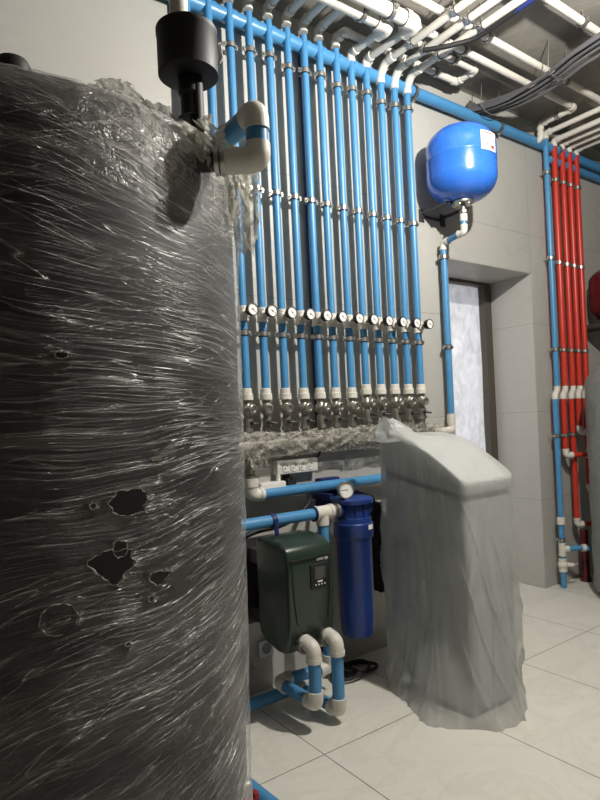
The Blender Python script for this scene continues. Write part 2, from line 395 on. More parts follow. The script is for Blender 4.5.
for i, x in enumerate(RX):
    extra = {}.get(i, '')
    t = thing('riser_pipe', 'blue plastic riser pipe in the long wall row, %s%s' % (rank(i), extra), 'pipe', (x, RY, 1.29), 'blue risers along the grey wall')
    riser_things.append(t)
    top = 3.005 if i >= 11 else (3.04 if i >= 9 else 3.065)
    part('blue_pipe', MB().cyl((x, RY, 1.73), (x, RY, top), PR), M['blue'], t)
    part('blue_pipe', MB().cyl((x, RY, 1.36), (x, RY, 1.67), PR), M['blue'], t)
    part('tee', tee_mb((x, RY, 1.70), (0, 0, 1), (0, -1, 0), PR, 0.032, 0.03), M['white'], t, 'white plastic tee')
    part('adapter', MB().lathe((x, RY, AZ(i)), (0, 0, 1), [(0.022, 0), (0.0285, 0.0), (0.0285, 0.026), (0.025, 0.028), (0.0235, 0.05), (0.020, 0.052)], 16), M['white'], t, 'white threaded adapter')
    for z in (1.615, 2.27, 2.894+0.012*math.sin(i*2.1)):
        clamp_parts((x, RY, z), PR, t, 0.06)
    # white elbow and run under the ceiling
    if i in (11, 12, 13):
        z2 = RUNZ; a = V((x, RY, top)); b = V((x, RY-0.035, z2))
        e = MB(); e.tube(fillet([(x, RY, top-0.02), (x, RY, top+0.022), (x, RY-0.04, z2), (x, RY-0.1, z2)], 0.03, 6), PR*1.22, 18)
        collar(e, (x, RY, top-0.006), (0, 0, 1), PR, 0.03); collar(e, (x, RY-0.088, z2), (0, 1, 0), PR, 0.03)
        part('elbow', e, M['white'], t)
        part('ceiling_run', MB().cyl((x, RY-0.09, z2), (x, 0.9, z2), PR), M['white'], t, 'white pipe run under the ceiling')
        clamp_parts((x, 1.75, z2), PR, t, CEIL-z2, (0, 1, 0), (0, 0, 1)); clamp_parts((x, 2.02, z2), PR, t, CEIL-z2, (0, 1, 0), (0, 0, 1))
    elif i == 8:
        part('elbow', elbow_mb((x, RY, XZ-0.012), (0, 0, -1), (0.25, -1, 0.1), PR, 0.04), M['white'], t)
        yc = 2.19
        part('ceiling_run', MB().tube(fillet([(x, RY, XZ), (x+0.01, yc, XZ), (2.80, yc, XZ), (2.80, 2.055, XZ), (2.22, 2.055, XZ), (2.22, 2.055, CEIL)], 0.03, 6), PR, 16), M['white'], t, 'white pipe loop under the ceiling')
        part('elbow', elbow_mb((2.80, yc, XZ), (-1, 0, 0), (0, -1, 0), PR, 0.035), M['white'], t); part('elbow', elbow_mb((2.80, 2.055, XZ), (-1, 0, 0), (0, 1, 0), PR, 0.035), M['white'], t)
        part('elbow', elbow_mb((x+0.012, yc, XZ), (0, 1, 0), (1, 0, 0), PR, 0.026), M['white'], t)
        for xx, yy in ((2.33, yc), (2.62, 2.055), (2.62, yc)): clamp_parts((xx, yy, XZ), PR, t, CEIL-XZ, (1, 0, 0), (0, 0, 1))
    elif i in (9, 10):
        yb = 1.985 if i == 9 else 1.905; xb = x+0.012
        part('elbow', elbow_mb((x, RY, RUNZ), (0, 0, -1), (0, -1, 0), PR, 0.045), M['white'], t)
        part('ceiling_run', MB().cyl((x, RY-0.04, RUNZ), (xb, yb+0.03, RUNZ-0.004), PR), M['white'], t, 'white pipe run under the ceiling')
        bt = thing('ceiling_pipe', ('fat white ceiling pipe ending in an elbow, the one nearer the wall' if i == 9 else 'fat white ceiling pipe ending in an elbow, farther from the wall'), 'pipe', (xb, yb, RUNZ), 'fat white ceiling pipes')
        zb = RUNZ-0.004
        part('pipe', MB().cyl((xb-0.02, yb, zb), (-0.4, yb, zb), 0.0315), M['white'], bt)
        e = MB(); e.tube(fillet([(xb-0.085, yb, zb), (xb, yb, zb), (xb, yb+0.075, zb)], 0.05, 8), [0.037]*9+[0.036, 0.03], 20)
        e.cyl((xb-0.085, yb, zb), (xb-0.055, yb, zb), 0.041); e.cyl((xb, yb+0.055, zb), (xb, yb+0.08, zb), 0.031)
        part('elbow', e, M['white'], bt)
        for xx in (xb-0.17, xb-0.55): clamp_parts((xx, yb, zb), 0.0315, bt, CEIL-zb, (1, 0, 0), (0, 0, 1))
    else:
        z2 = XZ if i >= 4 else XZ-0.005
        part('elbow', elbow_mb((x, RY, z2), (0, 0, -1), (0, -1, 0), PR, 0.045), M['white'], t)
        end = 1.75 if i == 7 else 0.9
        rp = [(x, RY-0.04, z2), (x, end, z2)]
        if i == 7: rp = [(x, RY-0.04, z2), (x, 1.93, z2), (x, 1.93, CEIL)]
        part('ceiling_run', MB().tube(fillet(rp, 0.03), PR, 16), M['white'], t, 'white pipe run under the ceiling')

# gauges: one per visible riser
def make_gauge():
    o = V((0, 0, 0)); g = thing('pressure_gauge', '', 'gauge', o, 'small gauges on the blue risers')
    part('stem', MB().cyl((0, 0, 0), (0, -0.022, 0), 0.008, seg=6).cyl((0, -0.018, 0), (0, -0.03, 0), 0.011, seg=6), M['nickel'], g)
    b = MB(); b.lathe((0, -0.028, 0), (0, -1, 0), [(0.012, 0), (0.022, 0.002), (0.0245, 0.006), (0.0245, 0.024), (0.027, 0.025), (0.027, 0.031), (0.0235, 0.032), (0.0235, 0.028), (0.0005, 0.028)], 28)
    part('case', b, M['black'], g)
    d = part('dial', MB().lathe((0, -0.0562, 0), (0, -1, 0), [(0.0232, 0), (0.0232, 0.0012), (0.0004, 0.0013)], 28), M['paper'], g, 'white dial face')
    k = MB()
    for q in range(11):
        a = math.radians(-225+27*q); c, s = math.cos(a), -math.sin(a)
        k.tube([(c*0.017, -0.0578, s*0.017), (c*0.0212, -0.0578, s*0.0212)], 0.0007, 4)
    part('scale_marks', k, M['inkblack'], d)
    part('needle', MB().tube([(-0.006, -0.0582, 0.006), (0.016, -0.0582, -0.013)], [0.0014, 0.0005], 5).cyl((0, -0.0575, 0), (0, -0.0595, 0), 0.003, seg=10), M['inkblack'], d)
    return g
def grank(i): return rank(i)
gp = make_gauge()
for n, i in enumerate(range(2, 14)):
    loc = (RX[i]+0.001, RY-0.028, 1.705)
    lab = 'round pressure gauge on a blue riser, %s of its row' % ('leftmost' if i == 2 else grank(i))
    if n == 0: gp.location = loc; ORI[gp.name] = V(loc); gp['label'] = lab; g = gp
    else: g = dup(gp, loc, lab)
    g.rotation_euler = (0, random.uniform(-0.2, 0.2), 0)
# balancing valves under the adapters
def make_valve():
    g = thing('valve', '', 'valve', (0, 0, 0), 'nickel valves over the wrapped manifold')
    b = MB(); b.lathe((0, 0, -0.002), (0, 0, -1), [(0.017, 0), (0.02, 0.002), (0.02, 0.014), (0.016, 0.016), (0.018, 0.024), (0.027, 0.034), (0.03, 0.046), (0.027, 0.06), (0.017, 0.068), (0.015, 0.078), (0.021, 0.082), (0.023, 0.094), (0.021, 0.104), (0.02, 0.138), (0.017, 0.14), (0.016, 0.172)], 18)
    part('body', b, M['nickel'], g)
    part('bonnet', MB().lathe((0, -0.02, -0.046), (0, -1, 0), [(0.018, 0), (0.0225, 0.004), (0.0225, 0.02), (0.018, 0.024), (0.013, 0.024), (0.012, 0.019), (0.0005, 0.019)], 16), M['steel'], g)
    part('union_nut', MB().lathe((0, 0, -0.145), (0, 0, 1), [(0.019, 0), (0.0245, 0.001), (0.0245, 0.018), (0.019, 0.019)], 6), M['nickel'], g)
    part('drain_cock', MB().cyl((0, -0.012, -0.105), (0.004, -0.034, -0.107), 0.009, seg=10).tube([(0.004, -0.032, -0.107), (0.014, -0.037, -0.109), (0.038, -0.035, -0.112)], [0.006, 0.006, 0.004], 8), M['dsteel'], g)
    return g
vp = make_valve()
for n, i in enumerate(range(1, 14)):
    loc = (RX[i], RY, AZ(i)+0.004)
    lab = 'dull nickel valve below a blue riser, %s of its row' % ('leftmost' if i == 1 else grank(i))
    if i == 1: lab = 'dull nickel valve below a riser, hidden behind the black tank'
    if i == 2: lab = 'dull nickel valve at a blue riser foot, leftmost visible beside the black tank'
    if n == 0: vp.location = loc; ORI[vp.name] = V(loc); vp['label'] = lab; g = vp
    else: g = dup(vp, loc, lab)
    g.rotation_euler = (0, 0, random.uniform(-0.35, 0.35))

# collector under the ceiling
CY, CZ = W-0.04, 3.028
t = thing('collector_pipe', 'thick blue horizontal collector pipe running along the wall below the ceiling', 'pipe', (2.4, CY, CZ))
part('pipe', MB().cyl((0.4, CY, CZ), (4.95, CY, CZ), 0.0315, seg=24), M['blue'], t)
for x in (2.52, 3.3, 3.98): clamp_parts((x, CY, CZ), 0.0315, t, 0.04, (1, 0, 0), (0, 1, 0))
for i, x in enumerate(RX):
    part('branch_socket', MB().cyl((x+0.012, CY, CZ), (x+0.04, CY, CZ), 0.036, seg=24), M['blue'], t)
t = thing('collector_pipe', 'thinner blue horizontal pipe just below the collector, behind the red pipes', 'pipe', (4.4, CY, 2.94))
part('pipe', MB().cyl((3.86, CY, 2.945), (4.95, CY, 2.945), 0.025), M['blue'], t)
part('coupling', MB().cyl((4.62, CY, 2.945), (4.7, CY, 2.945), 0.034), M['white'], t)

# slim navy conduit between risers
nb = MB().tube([(1.752, W-0.012, 3.0), (1.75, W-0.012, 2.2), (1.752, W-0.012, 1.12)], 0.008, 10)
single('conduit', nb, M['navy'], 'thin navy conduit running down the wall among the blue risers', 'conduit', (1.752, W-0.012, 1.12))

# ---------------------------------------------------------------- manifold wrapped in film
MZ = 1.118
t = thing('manifold', 'steel manifold pipe wrapped in crumpled clear film below the valves', 'manifold', (1.9, RY, MZ))
mb = MB().cyl((0.98, RY, MZ), (2.52, RY, MZ), 0.026)
for x in RX: mb.cyl((x, RY, MZ), (x, RY, 1.165), 0.019)
part('manifold_pipe', mb, M['nickel'], t)
rings = []
nseg = 330
for i in range(nseg+1):
    x = 1.0+1.57*i/nseg; ring = []
    for k in range(44):
        a = 2*PI*k/44; c, s = math.cos(a), math.sin(a)
        q = V((x*9, c*1.3, s*1.3)); q2 = V((x*11+a*1.6, x*2.2, 3.0))
        rr = 0.046+0.012*noise.noise(q)+0.011*(1-min(1, abs(noise.noise(q2))*4))+0.006*(1-min(1, abs(noise.noise(V((x*17-a*1.9, x*3, 9.0))))*4))-0.006
        if x > 2.35: rr *= 1-0.25*(x-2.35)/0.2
        up = 0.006 if s > 0 else -0.012*abs(s)
        ring.append(V((x, RY-0.004+c*rr, MZ+0.002+s*rr+up)))
    rings.append(ring)
part('film_wrap', MB().loft(rings, cap=False), M['wrap'], t, 'crumpled clear film')
# film rags hanging down at the left end
rr_ = MB(); rows = []
for j in range(10):
    rows.append([V((1.27+0.12*i/12+0.012*noise.noise(V((i, j*.7, 1))), RY-0.045+0.02*noise.noise(V((i*.6, j*.6, 5)))-0.012*(j/9), 1.11-0.075*(j/9)*(1+0.3*math.sin(i*1.7)))) for i in range(13)])
rr_.loft(rows, cap=False, closed=False)
part('film_rag', rr_, M['wrap'], t)
el = MB(); elbow_mb((2.70, W-0.05, MZ), (-1, 0.0, 0), (0, 0, 1), PR, 0.05, el)
el.tube(fillet([(2.54, RY, MZ), (2.6, RY, MZ), (2.64, W-0.05, MZ), (2.66, W-0.05, MZ)], 0.03), 0.021, 14)
part('elbow', el, M['white'], t, 'white plastic end elbow')

# ---------------------------------------------------------------- pressure tank on the wall
TX, TY = 2.67, W-0.225
t = thing('pressure_tank', 'round blue enamelled pressure tank mounted high on the wall', 'tank', (TX, TY, 2.39))
prof = []; rT, zb, zt = 0.19, 2.375, 2.785
for k in range(11):
    a = -PI/2+PI/2*k/10; prof.append((rT*math.cos(a)**0.8 if k < 10 else rT, zb+0.13*(1+math.sin(a))))
prof.append((rT, zb+0.222)); prof.append((rT*1.006, zb+0.224)); prof.append((rT*1.006, zb+0.229)); prof.append((rT, zb+0.231))
for k in range(11):
    a = PI/2*k/10; prof.append((rT*math.cos(a)**0.8, zt-0.13*(1-math.sin(a))))
part('shell', MB().lathe((TX, TY, 0), (0, 0, 1), prof, 56), M['tankblue'], t)
fl = MB().lathe((TX, TY, zb-0.012), (0, 0, 1), [(0.03, 0), (0.058, 0), (0.06, 0.004), (0.06, 0.012), (0.052, 0.02), (0.03, 0.022)], 32)
for k in range(6): fl.cyl((TX+0.047*math.cos(k*PI/3+.3), TY+0.047*math.sin(k*PI/3+.3), zb-0.02), (TX+0.047*math.cos(k*PI/3+.3), TY+0.047*math.sin(k*PI/3+.3), zb), 0.006, seg=6)
part('flange', fl, M['steel'], t)
part('nipple', MB().cyl((TX, TY, zb-0.065), (TX, TY, zb-0.008), 0.014, seg=12).lathe((TX, TY, zb-0.06), (0, 0, 1), [(0.02, 0), (0.021, 0.001), (0.021, 0.016), (0.02, 0.017)], 6), M['nickel'], t)
br = MB().box((TX-0.1, W-0.01, 2.345), (TX+0.1, W, 2.36)).box((TX-0.09, TY+0.03, 2.362), (TX-0.082, W, 2.378)).box((TX+0.082, TY+0.03, 2.362), (TX+0.09, W, 2.378)).box((TX-0.11, W-0.006, 2.32), (TX-0.07, W, 2.39)).box((TX+0.07, W-0.006, 2.32), (TX+0.11, W, 2.39)).box((TX-0.09, TY+0.03, 2.366), (TX+0.09, TY+0.038, 2.378))
part('wall_bracket', br, M['dsteel'], t)
def patch_on(cx, cy, r, a0, a1, z0, z1, n=10):
    m = MB(); rows = []
    for zz in (z0, z1): rows.append([V((cx+r*math.cos(a0+(a1-a0)*k/n), cy+r*math.sin(a0+(a1-a0)*k/n), zz)) for k in range(n+1)])
    return m.loft(rows, cap=False, closed=False)
a0, a1, lz0, lz1 = math.radians(-109), math.radians(-75), 2.585, 2.685
st = part('label_sticker', patch_on(TX, TY, rT+0.0035, a0, a1, lz0, lz1), M['paper'], t, 'white paper sticker')
for (f0_, f1_, h0, h1, mt) in ((.12, .72, .86, .92, 'redink'), (.12, .5, .72, .75, 'redink'), (.2, .45, .58, .61, 'greyink'), (.2, .45, .50, .53, 'greyink'), (.55, .9, .6, .63, 'greyink'), (.2, .42, .2, .4, 'greyink'), (.6, .85, .12, .3, 'redink'), (.12, .9, .06, .08, 'greyink')):
    part('print', patch_on(TX, TY, rT+0.0045, a0+(a1-a0)*f0_, a0+(a1-a0)*f1_, lz0+(lz1-lz0)*h0, lz0+(lz1-lz0)*h1, 4), M[mt], st)
# inlet riser feeding the tank
IY = W-0.05
t = thing('inlet_pipe', 'blue pipe with white elbows rising beside the doorway to the round blue tank', 'pipe', (2.70, IY, 1.16))
part('blue_pipe', MB().cyl((2.70, IY, 1.17), (2.70, IY, 2.18), PR), M['blue'], t)
part('elbow', elbow_mb((2.70, IY, 2.205), (0, 0, -1), (-0.05, -1, 0), 0.0165, 0.042), M['white'], t)
part('blue_pipe', MB().cyl((2.698, IY-0.03, 2.205), (TX, TY+0.03, 2.21), 0.0165), M['blue'], t)
part('elbow', elbow_mb((TX, TY, 2.21), (0, 0, 1), (0.03, 1, 0), 0.0165, 0.04), M['white'], t)
part('blue_pipe', MB().cyl((TX, TY, 2.24), (TX, TY, 2.28), 0.0165), M['blue'], t)
part('coupling', MB().cyl((TX, TY, 2.27), (TX, TY, 2.31), 0.021), M['white'], t)
part('coupling', MB().cyl((2.70, IY, 1.165), (2.70, IY, 1.215), 0.0255), M['white'], t)
for z in (2.12, 1.60): clamp_parts((2.70, IY, z), PR, t, 0.05)

# ---------------------------------------------------------------- other ceiling pipes
def ceil_pipe(label, pts, r=PR, clamps=(), elbows=()):
    t = thing('ceiling_pipe', label, 'pipe', pts[0], 'white pipes under the ceiling')
    part('pipe', MB().tube(fillet(pts, 0.03), r, 16), M['white'], t)
    for p, a, b in elbows: part('elbow', elbow_mb(p, a, b, r, 0.04), M['white'], t)
    for c, ax in clamps: clamp_parts(c, r, t, CEIL-c[2], ax, (0, 0, 1))
    return t
X_ = (1, 0, 0); Y_ = (0, 1, 0)
ceil_pipe('white ceiling pipe parallel to the wall, passing over the cable bundle to the right edge', [(1.95, 1.832, XZ), (5.2, 1.862, XZ)], clamps=[((2.62, 1.838, XZ), X_), ((3.36, 1.845, XZ), X_)])
ceil_pipe('white ceiling pipe passing over the cables, ending in an elbow above the blue collector', [(1.95, 1.97, XZ), (3.70, 1.985, XZ), (3.70, 2.225, XZ), (3.70, 2.225, 3.03), (3.70, 2.26, 3.03)],
          clamps=[((2.6, 1.975, XZ), X_), ((3.28, 1.981, XZ), X_), ((3.70, 2.1, XZ), Y_)],
          elbows=[((3.70, 1.985, XZ), (-1, 0, 0), Y_), ((3.70, 2.225, XZ), (0, -1, 0), (0, 0, -1)), ((3.70, 2.225, 3.03), (0, 0, 1), Y_)])
ceil_pipe('white ceiling pipe at the top right corner, farthest from the wall', [(2.2, 1.508, XZ), (5.2, 1.508, XZ)], clamps=[((2.93, 1.508, XZ), X_), ((2.4, 1.508, XZ), X_)])
# black cable with a blue length clipped to the white runs
t = thing('cable', 'black cable with a blue length lying along the white ceiling runs', 'cable', (2.33, 1.9, 3.02))
part('sheath', MB().tube(fillet([(2.28, 1.98, 3.03), (2.34, 1.9, 3.022), (2.44, 1.78, 3.03), (2.46, 1.62, 3.05), (2.47, 1.45, 3.06)], 0.06), 0.012, 10), M['rubber'], t)
part('blue_tail', MB().tube([(2.46, 1.62, 3.05), (2.465, 1.5, 3.055), (2.47, 1.3, 3.06)], 0.011, 10), M['navy'], t)
# cable bundle: ten cables
for k in range(10):
    ox, oz = -0.08+0.018*k, 0.014*((k*7) % 3)-0.012
    pts = []
    for s in range(26):
        y = 2.25-2.0*s/25; 
        x = 3.055+ox*(0.7+0.5*(s/25))+0.055*math.sin(min(1, (2.25-y)/0.62)*PI)+0.01*noise.noise(V((s*.35, k*3.1, 0)))
        z = 3.055+oz-0.02*math.sin((2.25-y)*4.6)+0.008*noise.noise(V((s*.3, k*2.3, 4)))
        pts.append((x, y, z))
    pts = [(3.05+ox*.6, 2.272+0.0, 3.10+oz)]+pts
    single('cable', MB().tube(pts, 0.0095, 8), M['cable'], 'grey cable in the sagging bundle slung under the ceiling', 'cable', pts[0], 'cables in the ceiling bundle')
for (y, lab) in ((2.16, 'wire hanger holding the cable bundle near the wall'), (1.73, 'wire hanger holding the cable bundle farther from the wall')):
    cx = 3.055+0.055*math.sin(min(1, (2.25-y)/0.62)*PI); pts = [(cx-0.085, y, CEIL)]
    for k in range(13):
        a = PI+PI*k/12; pts.append((cx+0.085*math.cos(a), y+0.01, 3.052+0.042*math.sin(a)))
    pts.append((cx+0.085, y, CEIL))
    single('cable_hanger', MB().tube(pts, 0.003, 8), M['steel'], lab, 'hanger', (cx, y, CEIL))

# ---------------------------------------------------------------- right group: blue and red pipes
BX, BY = 3.795, W-0.06
t = thing('riser_pipe', 'blue riser pipe standing immediately left of the four red pipes', 'pipe', (BX, BY, 0))
part('blue_pipe', MB().cyl((BX+.0, BY, 1.36), (BX, BY, 3.075), PR), M['blue'], t)
part('elbow', elbow_mb((BX, BY, 3.1), (0, 0, -1), (0, -1, 0), PR, 0.04), M['white'], t)
part('ceiling_run', MB().cyl((BX, BY-0.03, 3.1), (BX+0.02, 0.6, 3.1), 0.017), M['white'], t)
def offset_mb(x, y, z, dx, r):
    m = MB(); m.tube(fillet([(x, y, z+0.045), (x, y, z+0.016), (x+dx, y-0.012, z-0.016), (x+dx, y-0.012, z-0.045)], 0.014, 5), r*1.13, 16)
    return m
part('offset_bend', offset_mb(BX, BY, 1.325, -0.05, PR), M['white'], t)
bx = BX-0.05; by = BY-0.012
part('blue_pipe', MB().cyl((bx, by, 0.0), (bx, by, 1.3), PR), M['blue'], t)
part('coupling', MB().cyl((bx, by, 0.43), (bx, by, 0.48), 0.027), M['white'], t)
part('tee', tee_mb((bx, by, 0.262), (0, 0, 1), (0.75, -0.66, 0), PR, 0.045, 0.045), M['white'], t)
part('branch', MB().tube(fillet([(bx+0.03, by-0.026, 0.262), (bx+0.10, by-0.09, 0.268), (bx+0.2, by-0.14, 0.25)], 0.04), PR*0.95, 14), M['blue'], t)
part('coupling', MB().cyl((bx+0.095, by-0.085, 0.268), (bx+0.115, by-0.1, 0.266), 0.025), M['white'], t)
vb = MB().cyl((bx, by, 0.11), (bx, by, 0.2), 0.028).sphere((bx, by, 0.155), 0.036); vb.cyl((bx, by, 0.155), (bx+0.045, by-0.05, 0.155), 0.014)
vv = part('stop_valve', vb, M['white'], t); part('handle', MB().box((bx+0.03, by-0.06, 0.148), (bx+0.09, by-0.05, 0.162), 0.004), M['white'], vv)
for z in (2.83, 2.245, 1.62, 1.03, 0.325): clamp_parts((bx if z < 1.3 else BX, by if z < 1.3 else BY, z), PR, t, 0.06)
RXX = [3.897, 3.997, 4.088, 4.18]
rn = ['first red riser pipe, next to the blue one at right', 'second red riser pipe from the blue one at right', 'third red riser pipe, turning back in a small white loop', 'rightmost of the four red riser pipes']
low = [0.89, 0.40, 1.04, 0.62]
for k, x in enumerate(RXX):
    t = thing('riser_pipe', rn[k], 'pipe', (x, BY, low[k]), 'red risers on the right wall')
    part('red_pipe', MB().cyl((x, BY, 1.36), (x, BY, 3.045), 0.02), M['red'], t)
    part('elbow', elbow_mb((x, BY, 3.075), (0, 0, -1), (0, -1, 0), PR, 0.042), M['white'], t)
    part('ceiling_run', MB().cyl((x, BY-0.03, 3.075), (x+0.02, 0.6, 3.08), PR), M['white'], t)
    part('offset_bend', offset_mb(x, BY, 1.325, -0.05, PR), M['white'], t)
    xb, yb = x-0.05, BY-0.012
    part('red_pipe', MB().cyl((xb, yb, low[k]+0.03), (xb, yb, 1.3), PR), M['red'], t)
    dirr = V((0.86, -0.5, 0)) if k != 2 else V((0.5, -0.86, 0))
    part('elbow', elbow_mb((xb, yb, low[k]), (0, 0, 1), dirr, PR, 0.045), M['white'], t)
    L = (0.2, 0.2, 0.1, 0.08)[k]; e = V((xb, yb, low[k]))+dirr*L
    part('branch', MB().cyl(V((xb, yb, low[k]))+dirr*0.03, e, PR*0.97), M['red'], t)
    part('coupling', MB().cyl(e-dirr*0.05, e-dirr*0.005, 0.027), M['white'], t)
    if k == 2:
        part('elbow', elbow_mb(e+V((0, 0, 0)), -dirr, (0, 0, 1), PR, 0.04), M['white'], t)
        part('red_pipe', MB().cyl(e+V((0, 0, .03)), e+V((0, 0, 0.12)), PR), M['red'], t)
        part('elbow', elbow_mb(e+V((0, 0, 0.14)), (0, 0, -1), V((0.9, -0.2, 0)), PR, 0.04), M['white'], t)
    for z in (2.80, 2.225, 1.62): clamp_parts((x, BY, z), PR, t, 0.06)
    if k < 2: clamp_parts((xb, yb, 1.03), PR, t, 0.072)
t = thing('drain_pipe', 'dark red pipe standing low against the wall beside the wrapped tank', 'pipe', (3.99, BY-0.02, 0))
part('pipe', MB().cyl((3.995, BY-0.03, 0.0), (3.995, BY-0.03, 0.36), 0.03), M['tankred'], t)
part('collar', MB().cyl((3.995, BY-0.03, 0.0), (3.995, BY-0.03, 0.03), 0.036), M['tankred'], t)

# grey wrapped tank at the right edge
GX, GY, GR = 3.90, 1.775, 0.29
t = thing('storage_tank', 'grey film-wrapped storage tank cut off by the right edge', 'tank', (GX, GY, 0))
part('shell', MB().lathe((GX, GY, 0), (0, 0, 1), [(0.2, 0.0), (GR-0.02, 0.02), (GR-0.005, 0.06), (GR-0.005, 1.33), (GR-0.06, 1.45), (0.12, 1.5)], 48), M['dsteel'], t)
rings = []
for j in range(90):
    z = 0.05+1.45*j/89; base = GR if z < 1.34 else GR-0.10*((z-1.34)/0.16)**2
    rings.append([V((GX+math.cos(a)*rr, GY+math.sin(a)*rr, z)) for a, rr in ((2*PI*k/80, base+0.008+0.007*noise.noise(V((math.cos(2*PI*k/80)*4, math.sin(2*PI*k/80)*4, z*9)))+0.004*noise.noise(V((k*.5, z*22, 3)))) for k in range(80))])
part('wrap', MB().loft(rings), M['greywrap'], t)
# red expansion vessel above it
EX, EY = 4.335, W-0.23
t = thing('expansion_vessel', 'dark red expansion vessel on the wall, cut off by the right edge', 'tank', (EX, EY, 1.8))
pr = [(0.03, 1.80)]+[(0.185*math.sin(PI/2*k/8), 1.93-0.12*math.cos(PI/2*k/8)) for k in range(1, 9)]+[(0.185, 2.01), (0.188, 2.012), (0.188, 2.02), (0.185, 2.022)]+[(0.185*math.cos(PI/2*k/8), 2.10+0.12*math.sin(PI/2*k/8)) for k in range(1, 9)]
part('shell', MB().lathe((EX, EY, 0), (0, 0, 1), pr, 48), M['tankred'], t)
part('bracket', MB().box((EX-0.14, EY-0.02, 1.775), (EX+0.05, W, 1.81), 0.003), M['dsteel'], t)
part('pipe', MB().cyl((EX-0.005, EY, 1.60), (EX-0.005, EY, 1.80), 0.016).cyl((EX-0.005, EY, 1.72), (EX-0.005, EY, 1.775), 0.024), M['white'], t)

# ---------------------------------------------------------------- power strip and small wall boxes
t = thing('power_strip', 'white four-socket power strip on the wall under the manifold', 'power strip', (1.60, W, 1.0))
rt = Matrix.Rotation(math.radians(0), 3, 'Y')
part('body', MB().box((1.487, W-0.045, 0.972), (1.722, W, 1.036), 0.006), M['socket'], t)
for k in range(4):
    x = 1.535+0.047*k; z = 1.004
    s_ = part('socket', MB().lathe((x, W-0.0455, z), (0, -1, 0), [(0.021, 0), (0.021, 0.003), (0.019, 0.003), (0.018, 0.0015), (0.0003, 0.0015)], 20), M['socket'], t)
    q = MB()
    for e in (-1, 1): q.cyl((x+e*0.0095*0.7, W-0.046, z+e*0.0067), (x+e*0.0095*0.7, W-0.048, z+e*0.0067), 0.0035, seg=10)
    part('pin_holes', q, M['inkblack'], s_)
part('cable', MB().tube(fillet([(1.722, W-0.02, 1.03), (1.75, W-0.02, 1.045), (1.76, W-0.014, 1.06), (1.765, W-0.01, 1.13)], 0.015), 0.005, 8), M['rubber'], t)
t = thing('control_box', 'small white control box on the wall beside the vertical valve', 'box', (1.46, W, 0.93))
part('body', MB().box((1.38, W-0.07, 0.885), (1.515, W, 0.945), 0.006), M['socket'], t)
part('gland', MB().cyl((1.362, W-0.035, 0.925), (1.382, W-0.035, 0.925), 0.012, seg=10), M['socket'], t)
part('gland', MB().cyl((1.495, W-0.035, 0.943), (1.495, W-0.035, 0.975), 0.011, seg=10), M['socket'], t)
part('cable', MB().tube(fillet([(1.495, W-0.035, 0.97), (1.50, W-0.03, 0.985), (1.53, W-0.02, 0.985)], 0.01), 0.004, 8), M['rubber'], t)
tag(single('adapter_plug', MB().box((1.535, W-0.055, 0.905), (1.585, W, 0.955), 0.008).box((1.545, W-0.06, 0.945), (1.565, W, 0.972), 0.004), M['rubber'], 'black plug block on the wall right of the white control box', 'plug', (1.56, W, 0.93)), None, None)
t = thing('wall_socket', 'single white wall socket low behind the green pump', 'socket', (1.402, W, 0.19))
part('plate', MB().box((1.366, W-0.012, 0.152), (1.44, W, 0.228), 0.004), M['socket'], t)
part('insert', MB().lathe((1.403, W-0.0122, 0.19), (0, -1, 0), [(0.024, 0), (0.024, 0.004), (0.02, 0.004), (0.018, 0.0005), (0.0003, 0.0005)], 20), M['greyink'], t)
t = thing('wall_socket', 'pale junction box just above the floor beside the black tank', 'socket', (1.29, W, 0.1))
part('plate', MB().box((1.255, W-0.03, 0.055), (1.335, W, 0.125), 0.005), M['cabinet'], t)

# ---------------------------------------------------------------- valve and two horizontal pipes
t = thing('ball_valve', 'nickel ball valve under the left end of the wrapped manifold', 'valve', (1.333, RY, 0.97))
part('body', MB().lathe((1.333, RY, 0.965), (0, 0, 1), [(0.018, 0), (0.023, 0.002), (0.023, 0.02), (0.019, 0.024), (0.024, 0.04), (0.027, 0.055), (0.024, 0.07), (0.019, 0.082), (0.022, 0.086), (0.022, 0.1), (0.018, 0.15)], 16), M['nickel'], t)
part('lever', MB().cyl((1.333, RY, 1.02), (1.333, RY-0.04, 1.02), 0.008, seg=8).box((1.323, RY-0.045, 1.012), (1.413, RY-0.038, 1.03), 0.003), M['steel'], t)
t = thing('supply_pipe', 'upper blue horizontal pipe running from the valve toward the wrapped cabinet', 'pipe', (1.333, RY, 0.895))
part('elbow', elbow_mb((1.333, RY, 0.897), (0, 0, 1), (1, 0, 0), 0.025, 0.055), M['white'], t)
part('coupling', MB().cyl((1.333, RY, 0.935), (1.333, RY, 0.972), 0.033), M['white'], t)
part('blue_pipe', MB().cyl((1.35, RY, 0.897), (2.3, RY, 0.897), 0.025), M['blue'], t)
FX, FY = 1.777, 2.09
t = thing('supply_pipe', 'lower blue horizontal pipe feeding the blue filter through a white tee', 'pipe', (1.2, FY, 0.80))
part('blue_pipe', MB().cyl((0.95, FY, 0.803), (1.575, FY, 0.803), 0.025), M['blue'], t)
part('tee', tee_mb((1.60, FY, 0.803), (1, 0, 0), (0, 0, -1), 0.025, 0.05, 0.055), M['white'], t)
part('blue_ring', MB().cyl((1.548, FY, 0.803), (1.556, FY, 0.803), 0.0345), M['navy'], t)
part('union', MB().lathe((1.648, FY, 0.803), (1, 0, 0), [(0.024, 0), (0.033, 0.001), (0.033, 0.014), (0.027, 0.015), (0.027, 0.02), (0.036, 0.021), (0.036, 0.036), (0.026, 0.038)], 12), M['steel'], t)
part('blue_pipe', MB().cyl((1.60, FY, 0.75), (1.60, FY, 0.165), 0.025), M['blue'], t)
